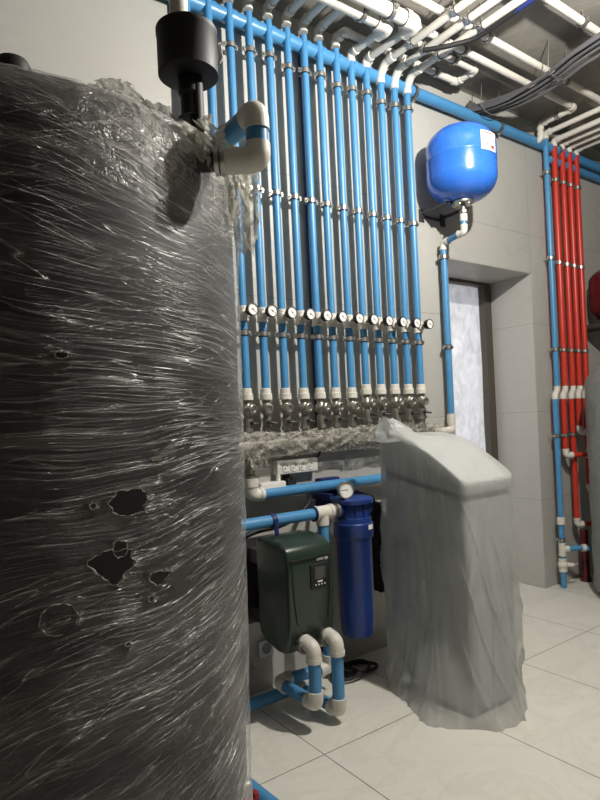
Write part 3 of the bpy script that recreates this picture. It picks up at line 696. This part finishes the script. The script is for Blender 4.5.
# floor loop: down branch -> elbow -> run to left -> elbow -> forward -> left vertical -> pump
LZ = 0.115; LX = 1.345; LF = 1.853; LB = 2.115
part('elbow', elbow_mb((1.60, FY, LZ), (0, 0, 1), (-1, 0.09, 0), 0.025, 0.055), M['white'], t)
part('blue_pipe', MB().cyl((1.56, FY+.003, LZ), (LX+0.04, LB, LZ), 0.025), M['blue'], t)
part('elbow', elbow_mb((LX, LB, LZ), (1, 0, 0), (0, -1, 0), 0.025, 0.055), M['white'], t)
part('blue_pipe', MB().cyl((LX, LB-0.04, LZ), (LX, LF+0.04, LZ), 0.025), M['blue'], t)
part('elbow', elbow_mb((LX, LF, LZ), (0, 1, 0), (0, 0, 1), 0.025, 0.05), M['white'], t)
part('blue_pipe', MB().cyl((LX, LF, LZ+0.035), (LX, LF, 0.30), 0.025), M['blue'], t)
part('elbow', elbow_mb((LX, LF, 0.335), (0, 0, -1), (0, 1, 0.1), 0.025, 0.055), M['white'], t)
part('strap', MB().ring((1.335, FY, 0.803), (1, 0, 0), 0.03, 0.0255, 0.022).box((1.325, FY-0.032, 0.70), (1.345, FY-0.026, 0.80), 0.002), M['navy'], t, 'navy plastic strap')
t = thing('discharge_pipe', 'blue and white pipe from the pump front to the floor, right of its pair', 'pipe', (1.46, LF, 0))
SX, SZ, SB = 1.458, 0.055, 2.13
part('elbow', elbow_mb((SX, LF-.002, 0.335), (0, 0, -1), (0, 1, 0.1), 0.025, 0.055), M['white'], t)
part('blue_pipe', MB().cyl((SX, LF, SZ+0.035), (SX, LF, 0.30), 0.025), M['blue'], t)
part('elbow', elbow_mb((SX, LF, SZ), (0, 1, 0), (0, 0, 1), 0.025, 0.05), M['white'], t)
part('blue_pipe', MB().cyl((SX, LF+0.04, SZ), (SX, SB-0.04, SZ), 0.025), M['blue'], t)
part('elbow', elbow_mb((SX, SB, SZ), (0, -1, 0), (-1, 0, 0), 0.025, 0.05), M['white'], t)
part('blue_pipe', MB().cyl((SX-0.04, SB, SZ), (0.8, SB, SZ), 0.025), M['blue'], t)

# ---------------------------------------------------------------- booster pump
PX0, PX1, PYF, PYB, PZ0, PZ1 = 1.275, 1.505, 1.905, 2.14, 0.295, 0.74
t = thing('booster_pump', 'dark green booster pump box on the wall with a small display', 'pump', (1.385, 2.14, PZ0))
def sec(y): return y
prof = [(PYB, PZ0+0.05), (PYB, PZ1-0.005), (PYB-0.09, PZ1+0.004), (PYF+0.055, PZ1-0.006), (PYF+0.016, PZ1-0.028), (PYF+0.004, PZ1-0.06), (PYF, PZ1-0.1), (PYF+0.004, PZ0+0.12), (PYF+0.018, PZ0+0.055), (PYF+0.04, PZ0), (PYF+0.10, PZ0-0.004), (PYB-0.05, PZ0+0.014)]
m = MB().prism([(PX0, y, z) for y, z in prof], (PX1-PX0, 0, 0), 0.014, 3)
part('housing', m, M['green'], t, sharp=1.0)
part('front_groove', MB().box((PX0+0.014, PYF-0.0025, PZ1-0.079), (PX1-0.014, PYF+0.008, PZ1-0.069), 0.002), M['black'], t)
for xa in (PX0+0.02, PX1-0.02): part('front_rib', MB().tube([(xa, PYF-0.001, PZ1-0.08), (xa+(0.008 if xa < 1.38 else -0.008), PYF-0.001, PZ0+0.2), (xa+(0.02 if xa < 1.38 else -0.02), PYF+0.002, PZ0+0.12)], 0.0028, 8), M['green'], t)
pn = part('display_panel', MB().box((1.382, PYF-0.006, 0.542), (1.472, PYF+0.01, 0.64), 0.006), M['black'], t)
part('screen', MB().box((1.401, PYF-0.0075, 0.578), (1.456, PYF, 0.628), 0.002), M['screen'], pn)
part('status_strip', MB().box((1.414, PYF-0.0078, 0.566), (1.438, PYF, 0.572)), M['socket'], pn)
for k in range(4): part('button', MB().cyl((1.404+0.015*k, PYF-0.0055, 0.557), (1.404+0.015*k, PYF-0.008, 0.557), 0.0032, seg=10), M['socket'], pn)
def text_mb(s, size, loc, depth=0.0008):
    cu = bpy.data.curves.new('txt', 'FONT'); cu.body = s; cu.size = size; cu.extrude = depth
    o = bpy.data.objects.new('txt', cu); C.objects.link(o); dg = bpy.context.evaluated_depsgraph_get()
    me = o.evaluated_get(dg).to_mesh(); mb = MB(); mb.b.from_mesh(me); o.evaluated_get(dg).to_mesh_clear()
    bpy.data.objects.remove(o); bpy.data.curves.remove(cu)
    for v in mb.b.verts: v.co = V((loc[0]+v.co.x, loc[1]-v.co.z, loc[2]+v.co.y))
    return mb
lg = text_mb('DAB', 0.017, (1.418, PYF-0.0012, 0.652))
lg.ring((1.466, PYF-0.001, 0.658), (0, 1, 0), 0.0085, 0.0052, 0.002).sphere((1.466, PYF-0.001, 0.658), 0.0035, 1)
part('emblem', lg, M['socket'], t, flat=True)
for x in (LX, SX):
    part('port', MB().lathe((x, PYF+0.05, 0.33), (0, -1, 0), [(0.024, 0), (0.03, 0.004), (0.036, 0.03), (0.036, 0.05), (0.031, 0.052), (0.031, 0.066)], 12), M['nickel'], t)
part('side_knob', MB().cyl((PX1-0.006, PYF+0.05, 0.643), (PX1+0.022, PYF+0.05, 0.643), 0.011, seg=12), M['white'], t)
part('wall_bracket', MB().box((1.33, PYB-0.02, 0.34), (1.45, W, 0.4)).box((1.33, PYB-0.02, 0.6), (1.45, W, 0.66)).box((1.31, W-0.012, 0.32), (1.47, W, 0.7)), M['dsteel'], t)
part('foot', MB().box((1.38, PYF+0.07, 0.255), (1.42, PYF+0.075, 0.31)).box((1.47, PYF+0.07, 0.27), (1.485, PYF+0.09, 0.31)), M['socket'], t)

# ---------------------------------------------------------------- blue filter
t = thing('water_filter', 'tall blue water filter canister on the wall between pump and cabinet', 'filter', (FX, FY, 0.2))
m = MB().lathe((FX, FY, 0), (0, 0, 1), [(0.05, 0.215), (0.07, 0.219), (0.077, 0.235), (0.08, 0.30), (0.083, 0.66), (0.089, 0.67), (0.092, 0.674), (0.093, 0.735), (0.088, 0.74)], 40)
part('canister', m, M['filterblue'], t)
h = MB().lathe((FX, FY, 0), (0, 0, 1), [(0.086, 0.74), (0.084, 0.76), (0.077, 0.765), (0.075, 0.824), (0.096, 0.828), (0.098, 0.845), (0.085, 0.855), (0.03, 0.858)], 36)
h.cyl((FX-0.1, FY, 0.803), (FX-0.05, FY, 0.803), 0.035); h.cyl((FX+0.1, FY, 0.803), (FX+0.05, FY, 0.803), 0.035)
for k in range(12):
    a = 2*PI*k/12; c, s = math.cos(a), math.sin(a); h.box((FX+c*0.08-.003, FY+s*0.08-.003, 0.765), (FX+c*0.08+.003, FY+s*0.08+.003, 0.827))
part('head', h, M['filterblue'], t)
part('wall_bracket', MB().box((FX-0.05, W-0.016, 0.78), (FX+0.1, W-0.004, 0.925), 0.004).box((FX-0.045, W-0.05, 0.915), (FX+0.07, W, 0.932), 0.004).box((FX-0.09, FY+0.05, 0.84), (FX-0.07, W, 0.87)).box((FX+0.07, FY+0.05, 0.84), (FX+0.09, W, 0.87)), M['navy'], t)
part('sticker', patch_on(FX, FY, 0.0945, math.radians(-84), math.radians(-62), 0.71, 0.732), M['paper'], t, 'small white sticker')
g = thing('pressure_gauge', 'larger pressure gauge with steel rim on top of the blue filter', 'gauge', (FX-0.06, FY-0.03, 0.86))
gx, gy, gz = FX-0.06, FY-0.03, 0.893
part('stem', MB().cyl((gx, gy, 0.85), (gx, gy, gz-0.02), 0.009, seg=8), M['nickel'], g)
part('case', MB().lathe((gx, gy+0.018, gz), (-0.25, -1, 0.05), [(0.02, 0), (0.034, 0.003), (0.036, 0.008), (0.036, 0.028), (0.039, 0.029), (0.039, 0.036), (0.034, 0.037), (0.034, 0.031), (0.0005, 0.031)], 32), M['steel'], g)
nd = V((-0.25, -1, 0.05)).normalized(); dc = V((gx, gy+0.018, gz))
dd = part('dial', MB().lathe(dc+nd*0.0312, nd, [(0.0336, 0), (0.0336, 0.0012), (0.0004, 0.0013)], 28), M['paper'], g)
xa, ya = frame_for(nd); k = MB()
for q in range(13):
    a = math.radians(-45+22.5*q); k.tube([dc+nd*0.033+(xa*math.cos(a)+V((0, 0, 1))*math.sin(a))*0.025, dc+nd*0.033+(xa*math.cos(a)+V((0, 0, 1))*math.sin(a))*0.031], 0.0009, 4)
part('scale_marks', k, M['inkblack'], dd)
part('needle', MB().tube([dc+nd*0.034+V((0.008, 0, 0)), dc+nd*0.034+V((-0.024, 0.006, 0.002))], [0.0018, 0.0007], 5), M['inkblack'], dd)
# black cables
single('cable', MB().tube(fillet([(0.98, 2.16, 0.69), (1.16, 2.17, 0.705), (1.28, 2.17, 0.755), (1.42, 2.17, 0.758), (1.52, 2.17, 0.785), (1.62, 2.2, 0.84), (1.66, 2.27, 0.86)], 0.06), 0.012, 10), M['rubber'], 'black cable slung below the lower blue pipe above the pump', 'cable', (1.3, 2.17, 0.75))
pts = []
for s in range(120):
    a = s/119*2*PI*2.7; rr = 0.085+0.02*math.sin(s*.19)
    pts.append((1.80+rr*1.25*math.cos(a)+0.02*math.sin(s*.07), 2.17+rr*0.75*math.sin(a), 0.012+0.022*(s/119)+0.006*math.sin(a*1.7)))
pts += [(1.74, 2.23, 0.06), (1.68, 2.24, 0.12), (1.64, 2.25, 0.25)]
single('cable_coil', MB().tube(pts, 0.008, 8), M['rubber'], 'black cable coiled on the floor behind the wrapped cabinet', 'cable', (1.8, 2.17, 0.012))
rings = []
for j in range(40):
    z = 0.80-0.43*j/39; ring = []
    for q in range(20):
        a = 2*PI*q/20; rr = (0.03+0.025*math.sin(PI*min(1, j/39*1.1))**0.7)*(1+0.35*noise.noise(V((math.cos(a)*2, math.sin(a)*2, z*14))))
        ring.append(V((1.965+rr*0.8*math.cos(a), 2.14+rr*1.2*math.sin(a), z+0.012*noise.noise(V((a, z*9, 2))))))
    rings.append(ring)
t = thing('cable_bag', 'crumpled black bag hanging between the blue filter and the wrapped cabinet', 'bag', (1.945, 2.13, 0.8))
part('bag', MB().loft(rings), M['black'], t)
part('tie', MB().tube(fillet([(1.965, 2.14, 0.79), (1.96, 2.15, 0.83), (1.95, W-0.012, 0.85), (1.95, W, 0.85)], 0.03), 0.006, 8), M['rubber'], t)

# ---------------------------------------------------------------- softener cabinet under a film bag
SX0, SX1, SY0, SY1 = 1.872, 2.195, 1.52, 1.99
def ztop(y): 
    q = max(0, min(1, (y-SY0)/0.40)); return 0.938+0.185*math.sin(q*PI/2)**1.0
t = thing('water_softener', 'grey water softener cabinet standing under the milky film bag', 'cabinet', ((SX0+SX1)/2, 1.78, 0))
ys = [SY0+(SY1-SY0)*k/16 for k in range(17)]
seam = lambda y: 0.875+0.09*(y-SY0)/(SY1-SY0)
ins = 0.01
body = [(SX0+ins, SY1-ins, 0.01), (SX0+ins, SY0+ins, 0.01)]+[(SX0+ins, min(max(y, SY0+ins), SY1-ins), seam(y)-0.012) for y in ys]
part('body', MB().prism(body, (SX1-SX0-2*ins, 0, 0), 0.012, 3), M['cabinet'], t, sharp=1.0)
lidp = [(SX0+ins/2, y, seam(y)+0.012) for y in reversed(ys)]+[(SX0+ins/2, y, ztop(y)-0.006) for y in ys]
part('lid', MB().prism(lidp, (SX1-SX0-ins, 0, 0), 0.008, 2), M['cabinet'], t, sharp=1.0)
part('seam', MB().prism([(SX0+0.016, SY0+0.016, seam(SY0)-0.02), (SX0+0.016, SY1-0.016, seam(SY1)-0.02), (SX0+0.016, SY1-0.016, seam(SY1)+0.02), (SX0+0.016, SY0+0.016, seam(SY0)+0.02)], (SX1-SX0-0.032, 0, 0)), M['seam'], t)
def bag():
    m = MB(); NA = 288; cx, cy = (SX0+SX1)/2, (SY0+SY1)/2; hw, hd = (SX1-SX0)/2, (SY1-SY0)/2
    P0 = [(1.865, 1.995), (1.715, 1.62), (1.885, 1.42), (2.0, 1.415), (2.135, 1.475), (2.195, 1.6), (2.21, 2.0), (2.02, 2.005)]
    def polyray(a, poly):
        d = V((math.cos(a), math.sin(a))); best = 1.0
        for i in range(len(poly)):
            p = V(poly[i])-V((cx, cy)); q = V(poly[(i+1) % len(poly)])-V((cx, cy)); e = q-p
            den = d.x*e.y-d.y*e.x
            if abs(den) < 1e-9: continue
            tt = (p.x*e.y-p.y*e.x)/den; ss = (p.x*d.y-p.y*d.x)/den
            if tt > 0 and -1e-6 <= ss <= 1+1e-6: best = tt
        return best
    rc = 0.03; top = []
    for sx, sy in ((-1, 1), (-1, -1), (1, -1), (1, 1)):
        for k in range(5):
            b0 = {(-1, 1): PI/2, (-1, -1): PI, (1, -1): 1.5*PI, (1, 1): 0}[(sx, sy)]
            aa = b0+PI/2*k/4; top.append((cx+sx*(hw-rc)+rc*math.cos(aa), cy+sy*(hd-rc)+rc*math.sin(aa)))
    # angles spaced by arc length of the rectangle outline
    rings = []; angs = []
    per = []
    for k in range(NA):
        s = k/NA*4*(hw+hd); a_ = None
        for (p, q) in (((-hw, hd), (-hw, -hd)), ((-hw, -hd), (hw, -hd)), ((hw, -hd), (hw, hd)), ((hw, hd), (-hw, hd))):
            L = math.hypot(q[0]-p[0], q[1]-p[1])
            if s <= L: u = s/L; per.append(math.atan2(p[1]+(q[1]-p[1])*u, p[0]+(q[0]-p[0])*u)); break
            s -= L
    rt = [polyray(a, top) for a in per]; rb = [polyray(a, P0) for a in per]
    NL = 110
    for j in range(NL+1):
        f = j/NL; ring = []
        for k, a in enumerate(per):
            c, s = math.cos(a), math.sin(a)
            yt = cy+s*rt[k]; zt = ztop(yt)+0.004
            z = zt*f; w_ = max(0, 1-z/0.5)**2.1
            r = rt[k]+0.007+(rb[k]-rt[k])*w_
            # vertical folds fanning from the shoulders, crumpled hem
            fold = noise.noise(V((c*4.2+z*1.2, s*4.2-z*0.9, z*0.9)))*0.020+noise.noise(V((c*9+z*2.2, s*9, z*1.6+5)))*0.004+0.012*max(0, 1-abs(noise.noise(V((c*2.6-z*1.5, s*2.6+z*1.2, z*0.8+9))))*13)+0.009*max(0, 1-abs(noise.noise(V((c*2.2+z*2.2, s*2.2-z*0.8, z*0.6+31))))*15)
            amp = 1-min(1, max(0, (z-0.55)/(zt-0.55+1e-6)))*0.85
            r += (fold+0.006)*amp+(0.012*noise.noise(V((c*7, s*7, z*16)))*max(0, 1-z/0.16))
            zz = max(0.001, z)
            ring.append(V((cx+c*r, cy+s*r, zz)))
        rings.append(ring)
    for g in (0.975, 0.93, 0.85, 0.72, 0.56, 0.38, 0.2, 0.06):
        ring = []
        for k, a in enumerate(per):
            c, s = math.cos(a), math.sin(a); r = (rt[k]+0.008)*g; x, y = cx+c*r, cy+s*r
            z = ztop(y)+0.008+0.006*(1-g)+0.008*noise.noise(V((x*16, y*10, 2)))
            d = math.hypot((x-1.905)/0.06, (y-1.94)/0.09); z += 0.05*math.exp(-d*d)
            ring.append(V((x, y, z)))
        rings.append(ring)
    m.loft(rings, cap=False); m.b.verts.ensure_lookup_table()
    m.b.faces.new(m.b.verts[-NA:])
    return m
bt = thing('plastic_bag', 'milky translucent film bag draped over the tall cabinet', 'bag', (2.03, 1.78, 0))
part('film', bag(), M['bag'], bt, sharp=2.5)
kn = MB(); rings = []
for j in range(14):
    f = j/13; ring = []
    for q in range(24):
        a = 2*PI*q/24; rr = (0.095*(1-f)**1.1+0.016+0.014*f)*(1+0.3*noise.noise(V((math.cos(a)*2.2, math.sin(a)*2.2, f*3))))
        ring.append(V((1.925-0.03*f+rr*math.cos(a)*0.9, 1.935+0.03*f+rr*1.2*math.sin(a), 1.105+0.105*f+0.02*noise.noise(V((a, f*4, 7))))))
    rings.append(ring)
part('gathered_end', kn.loft(rings, cap=False), M['bag'], bt)

# ---------------------------------------------------------------- big black wrapped tank
KX, KY, KR = 0.353, 1.663, 0.531
t = thing('storage_tank', 'big black storage tank wrapped in torn stretch film at the left', 'tank', (KX, KY, 0))
tp = [(0.1, 0.12), (0.3, 0.13), (0.44, 0.16), (KR-0.055, 0.2), (KR-0.034, 0.27), (KR-0.006, 1.45), (KR-0.006, 1.80), (KR-0.02, 1.86), (0.465, 1.915), (0.36, 1.955), (0.2, 1.985), (0.05, 1.995)]
part('shell', MB().lathe((KX, KY, 0), (0, 0, 1), tp, 96), M['tankblack'], t)
for k in range(4):
    a = PI/4+k*PI/2+0.3; c, s = math.cos(a), math.sin(a)
    part('leg', MB().cyl((KX+0.4*c, KY+0.4*s, 0), (KX+0.4*c, KY+0.4*s, 0.18), 0.03).cyl((KX+0.4*c, KY+0.4*s, 0), (KX+0.4*c, KY+0.4*s, 0.012), 0.055), M['black'], t)
# film: fine grid, holes cut out with curled rims
HOLES = []   # (arc u, height z, list of radii by angle)
def film_ang(u): return -PI/2+u/KR            # u = 0 faces -y
def blob(u, z, w, h, seed, tri=0.0):
    HOLES.append((u, z, w, h, seed, tri))
def hole_d(u, z):
    best = 9
    for (hu, hz, w, h, sd, tri) in HOLES:
        dx, dz = (u-hu)/w, (z-hz)/h
        if tri: dx = dx/(1-tri*max(-1, min(1, -dz))*0.75) if abs(dz) < 1.3 else dx*3
        r = math.hypot(dx, dz); a = math.atan2(dz, dx)
        r /= 1+0.28*noise.noise(V((math.cos(a)*1.7, math.sin(a)*1.7, sd)))+0.16*noise.noise(V((math.cos(a)*5, math.sin(a)*5, sd+3)))
        best = min(best, (r-1)*min(w, h))
    return best
blob(0.044, 1.075, 0.040, 0.026, 1.0)
blob(0.006, 0.952, 0.038, 0.034, 4.4, 0.9)
blob(0.021, 0.988, 0.016, 0.016, 8.0)
blob(0.104, 0.914, 0.021, 0.014, 2.2, 0.6)
blob(-0.027, 1.077, 0.006, 0.006, 3.0)
blob(0.083, 0.876, 0.007, 0.006, 5.0)
blob(0.03, 0.80, 0.007, 0.004, 6.0)
blob(-0.071, 1.36, 0.011, 0.007, 7.0)
blob(0.100, 1.155, 0.004, 0.003, 9.0)
blob(0.113, 1.155, 0.004, 0.003, 9.5)
us = []; u = -PI*KR
while u < PI*KR-0.004: us.append(u); u += 0.004 if -0.14 < u < 0.15 else (0.012 if -0.5 < u < 0.9 else 0.03)
zs = []; z = 0.19
while z < 1.80: zs.append((z, KR)); z += 0.004 if (0.78 < z < 1.12 or 1.14 < z < 1.17 or 1.345 < z < 1.375) else 0.014
prof_top = [(1.80, KR), (1.83, KR-0.004), (1.86, KR-0.014), (1.885, KR-0.032), (1.905, KR-0.052), (1.922, 0.455), (1.935, 0.42), (1.948, 0.38), (1.958, 0.34), (1.968, 0.28), (1.98, 0.2), (1.99, 0.1)]
for (a, b) in zip(prof_top, prof_top[1:]):
    n = max(1, int(math.hypot(b[0]-a[0], b[1]-a[1])/0.012))
    for q in range(n): zs.append((a[0]+(b[0]-a[0])*q/n, a[1]+(b[1]-a[1])*q/n))
fb = bmesh.new(); uvl = fb.loops.layers.uv.new('UVMap'); grid = []; vv_ = 0.19; prev = None; vlist = []
for (z, r) in zs:
    if prev: vv_ += math.hypot(z-prev[0], r-prev[1])
    prev = (z, r); vlist.append(vv_); row = []
    topf = max(0, min(1, (z-1.62)/0.22))
    for u in us:
        a = film_ang(u); c, s = math.cos(a), math.sin(a); d = hole_d(u, z) if -0.16 < u < 0.17 else 9
        off = 0.006-0.028*max(0, min(1, (1.45-z)/1.2))+0.0018*noise.noise(V((u*5, z*14+u*3, 1)))+0.0012*noise.noise(V((u*14, z*34+u*14, 6)))
        side = max(0, min(1, (u-0.05)/0.5)) if u < 1.4 else max(0, 1-(u-1.4)/0.5)
        cr_ = (noise.noise(V((c*9, s*9, z*11)))*0.013+abs(noise.noise(V((c*20, s*20, z*24))))*0.012)
        off += topf*(0.12+0.88*side)*(cr_*1.5+0.004)
        if d < 0.014: off += 0.006*(1-max(0, d)/0.014)**2*(1+0.8*noise.noise(V((u*90, z*90, 2))))
        dent = math.hypot((u+0.096)/0.034, (z-0.876)/0.03)
        if 0.75 < dent < 1.25: off += 0.006*(1-abs(dent-1)/0.25)*(1+0.8*noise.noise(V((u*70, z*70, 2))))
        rr = r+off*(1 if r > 0.3 else 0.5); zz = z+(topf*0.004*noise.noise(V((c*14, s*14, r*20))) if z > 1.8 else 0)+(off-0.006 if z > 1.84 else 0)
        row.append((fb.verts.new((KX+c*rr, KY+s*rr, zz)), d, u))
    grid.append(row)
for j in range(len(grid)-1):
    for i in range(len(us)):
        k = (i+1) % len(us); q = (grid[j][i], grid[j][k], grid[j+1][k], grid[j+1][i])
        if sum(x[1] for x in q) < 0: continue
        f = fb.faces.new([x[0] for x in q])
        uu = (us[i], us[k] if k else PI*KR, us[k] if k else PI*KR, us[i])
        for lp, ux, vx in zip(f.loops, uu, (vlist[j], vlist[j], vlist[j+1], vlist[j+1])): lp[uvl].uv = (ux, vx)
fmb = MB(); fmb.b.free(); fmb.b = fb
part('stretch_film', fmb, M['stretch'], t, 'wrinkled clear stretch film with torn holes', sharp=3.0)
for (hu, hz, w_, h_, sd, tri) in HOLES:
    pts = []; n = 64
    for q in range(n+1):
        a = 2*PI*q/n; lo, hi = 0.2, 2.2
        for _ in range(22):
            mid = (lo+hi)/2
            u_, z_ = hu+w_*mid*math.cos(a), hz+h_*mid*math.sin(a)
            save = HOLES; HOLES = [(hu, hz, w_, h_, sd, tri)]; dd_ = hole_d(u_, z_); HOLES = save
            if dd_ < 0: lo = mid
            else: hi = mid
        ang = film_ang(u_); rr = KR+0.008-0.028*max(0, min(1, (1.45-z_)/1.2))+0.003*noise.noise(V((q*.7, sd, 1)))
        pts.append(V((KX+rr*math.cos(ang), KY+rr*math.sin(ang), z_)))
    part('torn_edge', MB().tube(pts, [max(0.00025, 0.0012*(0.6+2.2*noise.noise(V((q*.27, sd, 4))))) for q in range(n+1)], 5), M['flap'], t)
pts = []
for q in range(50):
    a = -0.5+2*PI*0.86*q/49; sc_ = 1+0.12*noise.noise(V((q*.3, 1, 1))); u_, z_ = -0.096+0.033*sc_*math.cos(a), 0.876+0.029*sc_*math.sin(a); ang = film_ang(u_)
    pts.append(V((KX+(KR-.002)*math.cos(ang), KY+(KR-.002)*math.sin(ang), z_)))
part('torn_edge', MB().tube(pts, [max(0.0002, 0.0009*(0.5+2.4*noise.noise(V((q*.4, 3, 4))))) for q in range(50)], 5), M['flap'], t)
def rag(o, du, dv, nrm, w_, h_, seed, amp=0.02, nu=26, nv=26):
    """ragged piece of film: du along its fixed edge, dv hanging direction"""
    o, du, dv, nrm = V(o), V(du).normalized(), V(dv).normalized(), V(nrm).normalized(); rows = []
    for j in range(nv+1):
        g = j/nv; row = []
        for i in range(nu+1):
            f = i/nu; edge = h_*(0.55+0.45*math.sin(PI*f)+0.5*noise.noise(V((f*4, seed, 0)))+0.22*noise.noise(V((f*13, seed, 3))))
            n1 = noise.noise(V((f*3.2, g*2.4, seed)))*amp+noise.noise(V((f*9, g*7, seed+5)))*amp*0.5
            row.append(o+du*(w_*(f-0.5)*(1-0.3*g)+0.012*noise.noise(V((f*6, g*5, seed+9))))+dv*edge*g+nrm*(n1*(0.3+g)+0.012))
        rows.append(row)
    return MB().loft(rows, cap=False, closed=False)
ND = V((0.812, -0.583, 0)); NZ = 1.895; NB = V((KX, KY, NZ)); TD = V((0.583, 0.812, 0))
part('film_rag', rag(NB+ND*0.53+TD*-0.02+V((0, 0, -0.02)), ND, (0.12, -0.05, -1), TD*-1, 0.15, 0.25, 1.5, 0.03), M['flap'], t, 'torn film flap')
part('film_rag', rag(NB+ND*0.53+TD*-0.06+V((0, 0, 0.0)), ND+TD*-0.3, (0.05, 0.0, -1), TD*-1, 0.12, 0.17, 4.5, 0.03), M['flap'], t)
part('film_rag', rag((0.70, 1.26, 1.885), (0.8, 0.3, -0.3), (0.1, -0.5, 0.7), (0.3, -1, 0), 0.20, 0.05, 21.5, 0.022), M['flap'], t)
part('film_rag', rag((0.62, 1.19, 1.87), (0.9, 0.2, -0.1), (0.0, -0.3, -1), (0.3, -1, 0.2), 0.14, 0.07, 31.5, 0.02), M['flap'], t)
part('film_rag', rag((0.56, 1.33, 1.925), (0.8, -0.2, 0), (-0.05, -0.1, 1), (0.3, -1, 0), 0.16, 0.055, 7.5, 0.018), M['flap'], t)
part('film_rag', rag((0.68, 1.36, 1.925), (0.8, 0.3, -0.25), (0.15, -0.1, 1), (0.3, -1, 0), 0.18, 0.045, 11.5, 0.018), M['flap'], t)
part('film_rag', rag((0.45, 1.2, 1.90), (1, 0.15, 0), (0.0, -0.35, 0.8), (0, -1, 0.4), 0.16, 0.03, 15.5, 0.012), M['flap'], t)
# nozzle and elbow loop of the tank: both ends run back into the wrapped shell
EL = V((0.724, 1.122, 1.812)); LDIR = V((-0.812, 0.583, 0.0)); er = 0.0255; up = V((0, 0, 1))
part('nozzle', MB().cyl(EL+LDIR*0.085, EL+LDIR*0.16, 0.022), M['black'], t)
t2 = thing('outlet_pipe', 'white elbows with short blue lengths looping out of the black tank near its top', 'pipe', EL)
part('union_nut', MB().lathe(EL+LDIR*0.098, -LDIR, [(0.024, 0), (0.031, 0.001), (0.031, 0.010), (0.026, 0.012), (0.032, 0.014), (0.032, 0.024), (0.026, 0.026)], 16), M['steel'], t2)
part('elbow', MB().tube(fillet([EL+LDIR*0.078, EL, EL+up*0.036], 0.03, 10), er*1.14, 20), M['white'], t2)
part('blue_pipe', MB().cyl(EL+up*0.034, EL+up*0.07, er), M['blue'], t2)
top = EL+up*0.108; bd = V((0, 1, 0))
part('elbow', MB().tube(fillet([EL+up*0.067, top, top+bd*0.038], 0.03, 10), er*1.14, 20), M['white'], t2)
part('blue_pipe', MB().cyl(top+bd*0.034, top+bd*0.17, er), M['blue'], t2)
# black cylinder (vent filter) on its black pipe
VX, VY = 0.645, 1.291
t = thing('vent_filter', 'black cylindrical canister with latch standing on the black tank', 'canister', (VX, VY, 1.93))
part('stem', MB().lathe((VX, VY, 0.028), (0, 0, 1), [(0.03, 1.93), (0.022, 1.935), (0.022, 1.985), (0.027, 1.99), (0.027, 2.035)], 24).cyl((VX+.012, VY-.012, 1.93), (VX+.012, VY-.012, 2.06), 0.017), M['black'], t)
part('can', MB().lathe((VX, VY, 0.028), (0, 0, 1), [(0.02, 2.03), (0.066, 2.03), (0.072, 2.034), (0.072, 2.126), (0.0735, 2.128), (0.0735, 2.14), (0.066, 2.146), (0.02, 2.148)], 48), M['black'], t)
la = V((0.96, -0.28, 0)).normalized(); lt = V((0.28, 0.96, 0)).normalized(); lc = V((VX, VY, 0.028))+la*0.07
m = MB().prism([lc+lt*-0.008+V((0, 0, 2.085)), lc+lt*0.008+V((0, 0, 2.085)), lc+lt*0.006+V((0, 0, 2.13)), lc+lt*-0.006+V((0, 0, 2.13))], la*0.006)
m.tube([lc+lt*-0.006+la*0.004+V((0, 0, 2.12)), lc+la*0.012+V((0, 0, 2.128)), lc+lt*0.006+la*0.004+V((0, 0, 2.12))], 0.002, 8)
m.tube([lc+la*0.006+V((0, 0, 2.075)), lc+la*0.016+V((0, 0, 2.09)), lc+la*0.012+V((0, 0, 2.122))], 0.0028, 8)
part('latch', m, M['steel'], t)
t = thing('vent_pipe', 'white and blue vertical pipe rising from the black canister', 'pipe', (VX-0.02, VY, 2.148))
part('blue_pipe', MB().cyl((VX-0.018, VY, 2.17), (VX-0.018, VY, 2.2), 0.0185), M['blue'], t)
part('white_socket', MB().cyl((VX-0.018, VY, 2.196), (VX-0.018, VY, 2.26), 0.022), M['white'], t)
part('blue_pipe', MB().cyl((VX-0.018, VY, 2.25), (VX-0.018, VY, CEIL), 0.0185), M['blue'], t)
part('bolt', MB().cyl((VX+0.025, VY-0.02, 2.145), (VX+0.025, VY-0.02, 2.185), 0.005, seg=8).cyl((VX+0.025, VY-0.02, 2.148), (VX+0.025, VY-0.02, 2.155), 0.01, seg=6), M['steel'], t)
single('filler_cap', MB().lathe((0.246, 1.254, 1.918), (0, 0, 1), [(0.03, 0), (0.034, 0.004), (0.034, 0.022), (0.028, 0.034), (0.012, 0.04), (0.0005, 0.041)], 28), M['black'], 'low black cap on top of the wrapped tank at the left edge', 'cap', (0.246, 1.254, 1.918))
# drain at the tank foot
t = thing('drain_pipe', 'blue pipe on the floor at the foot of the big black tank', 'pipe', (0.93, 1.6, 0.03))
part('blue_pipe', MB().cyl((0.925, 1.95, 0.035), (0.985, 0.9, 0.035), 0.025), M['blue'], t)
t = thing('drain_valve', 'red-handled drain valve at the foot of the black tank', 'valve', (0.86, 1.56, 0.1))
part('body', MB().cyl((0.62, 1.60, 0.13), (0.87, 1.56, 0.13), 0.018).lathe((0.79, 1.572, 0.13), (0.98, -0.15, 0), [(0.02, 0), (0.026, 0.002), (0.026, 0.02), (0.02, 0.022), (0.02, 0.04), (0.026, 0.042), (0.026, 0.06), (0.02, 0.062)], 8), M['nickel'], t)
part('handle', MB().box((0.872, 1.535, 0.06), (0.89, 1.56, 0.115), 0.006).box((0.81, 1.535, 0.085), (0.88, 1.56, 0.1), 0.005), M['lever'], t, 'red handle')
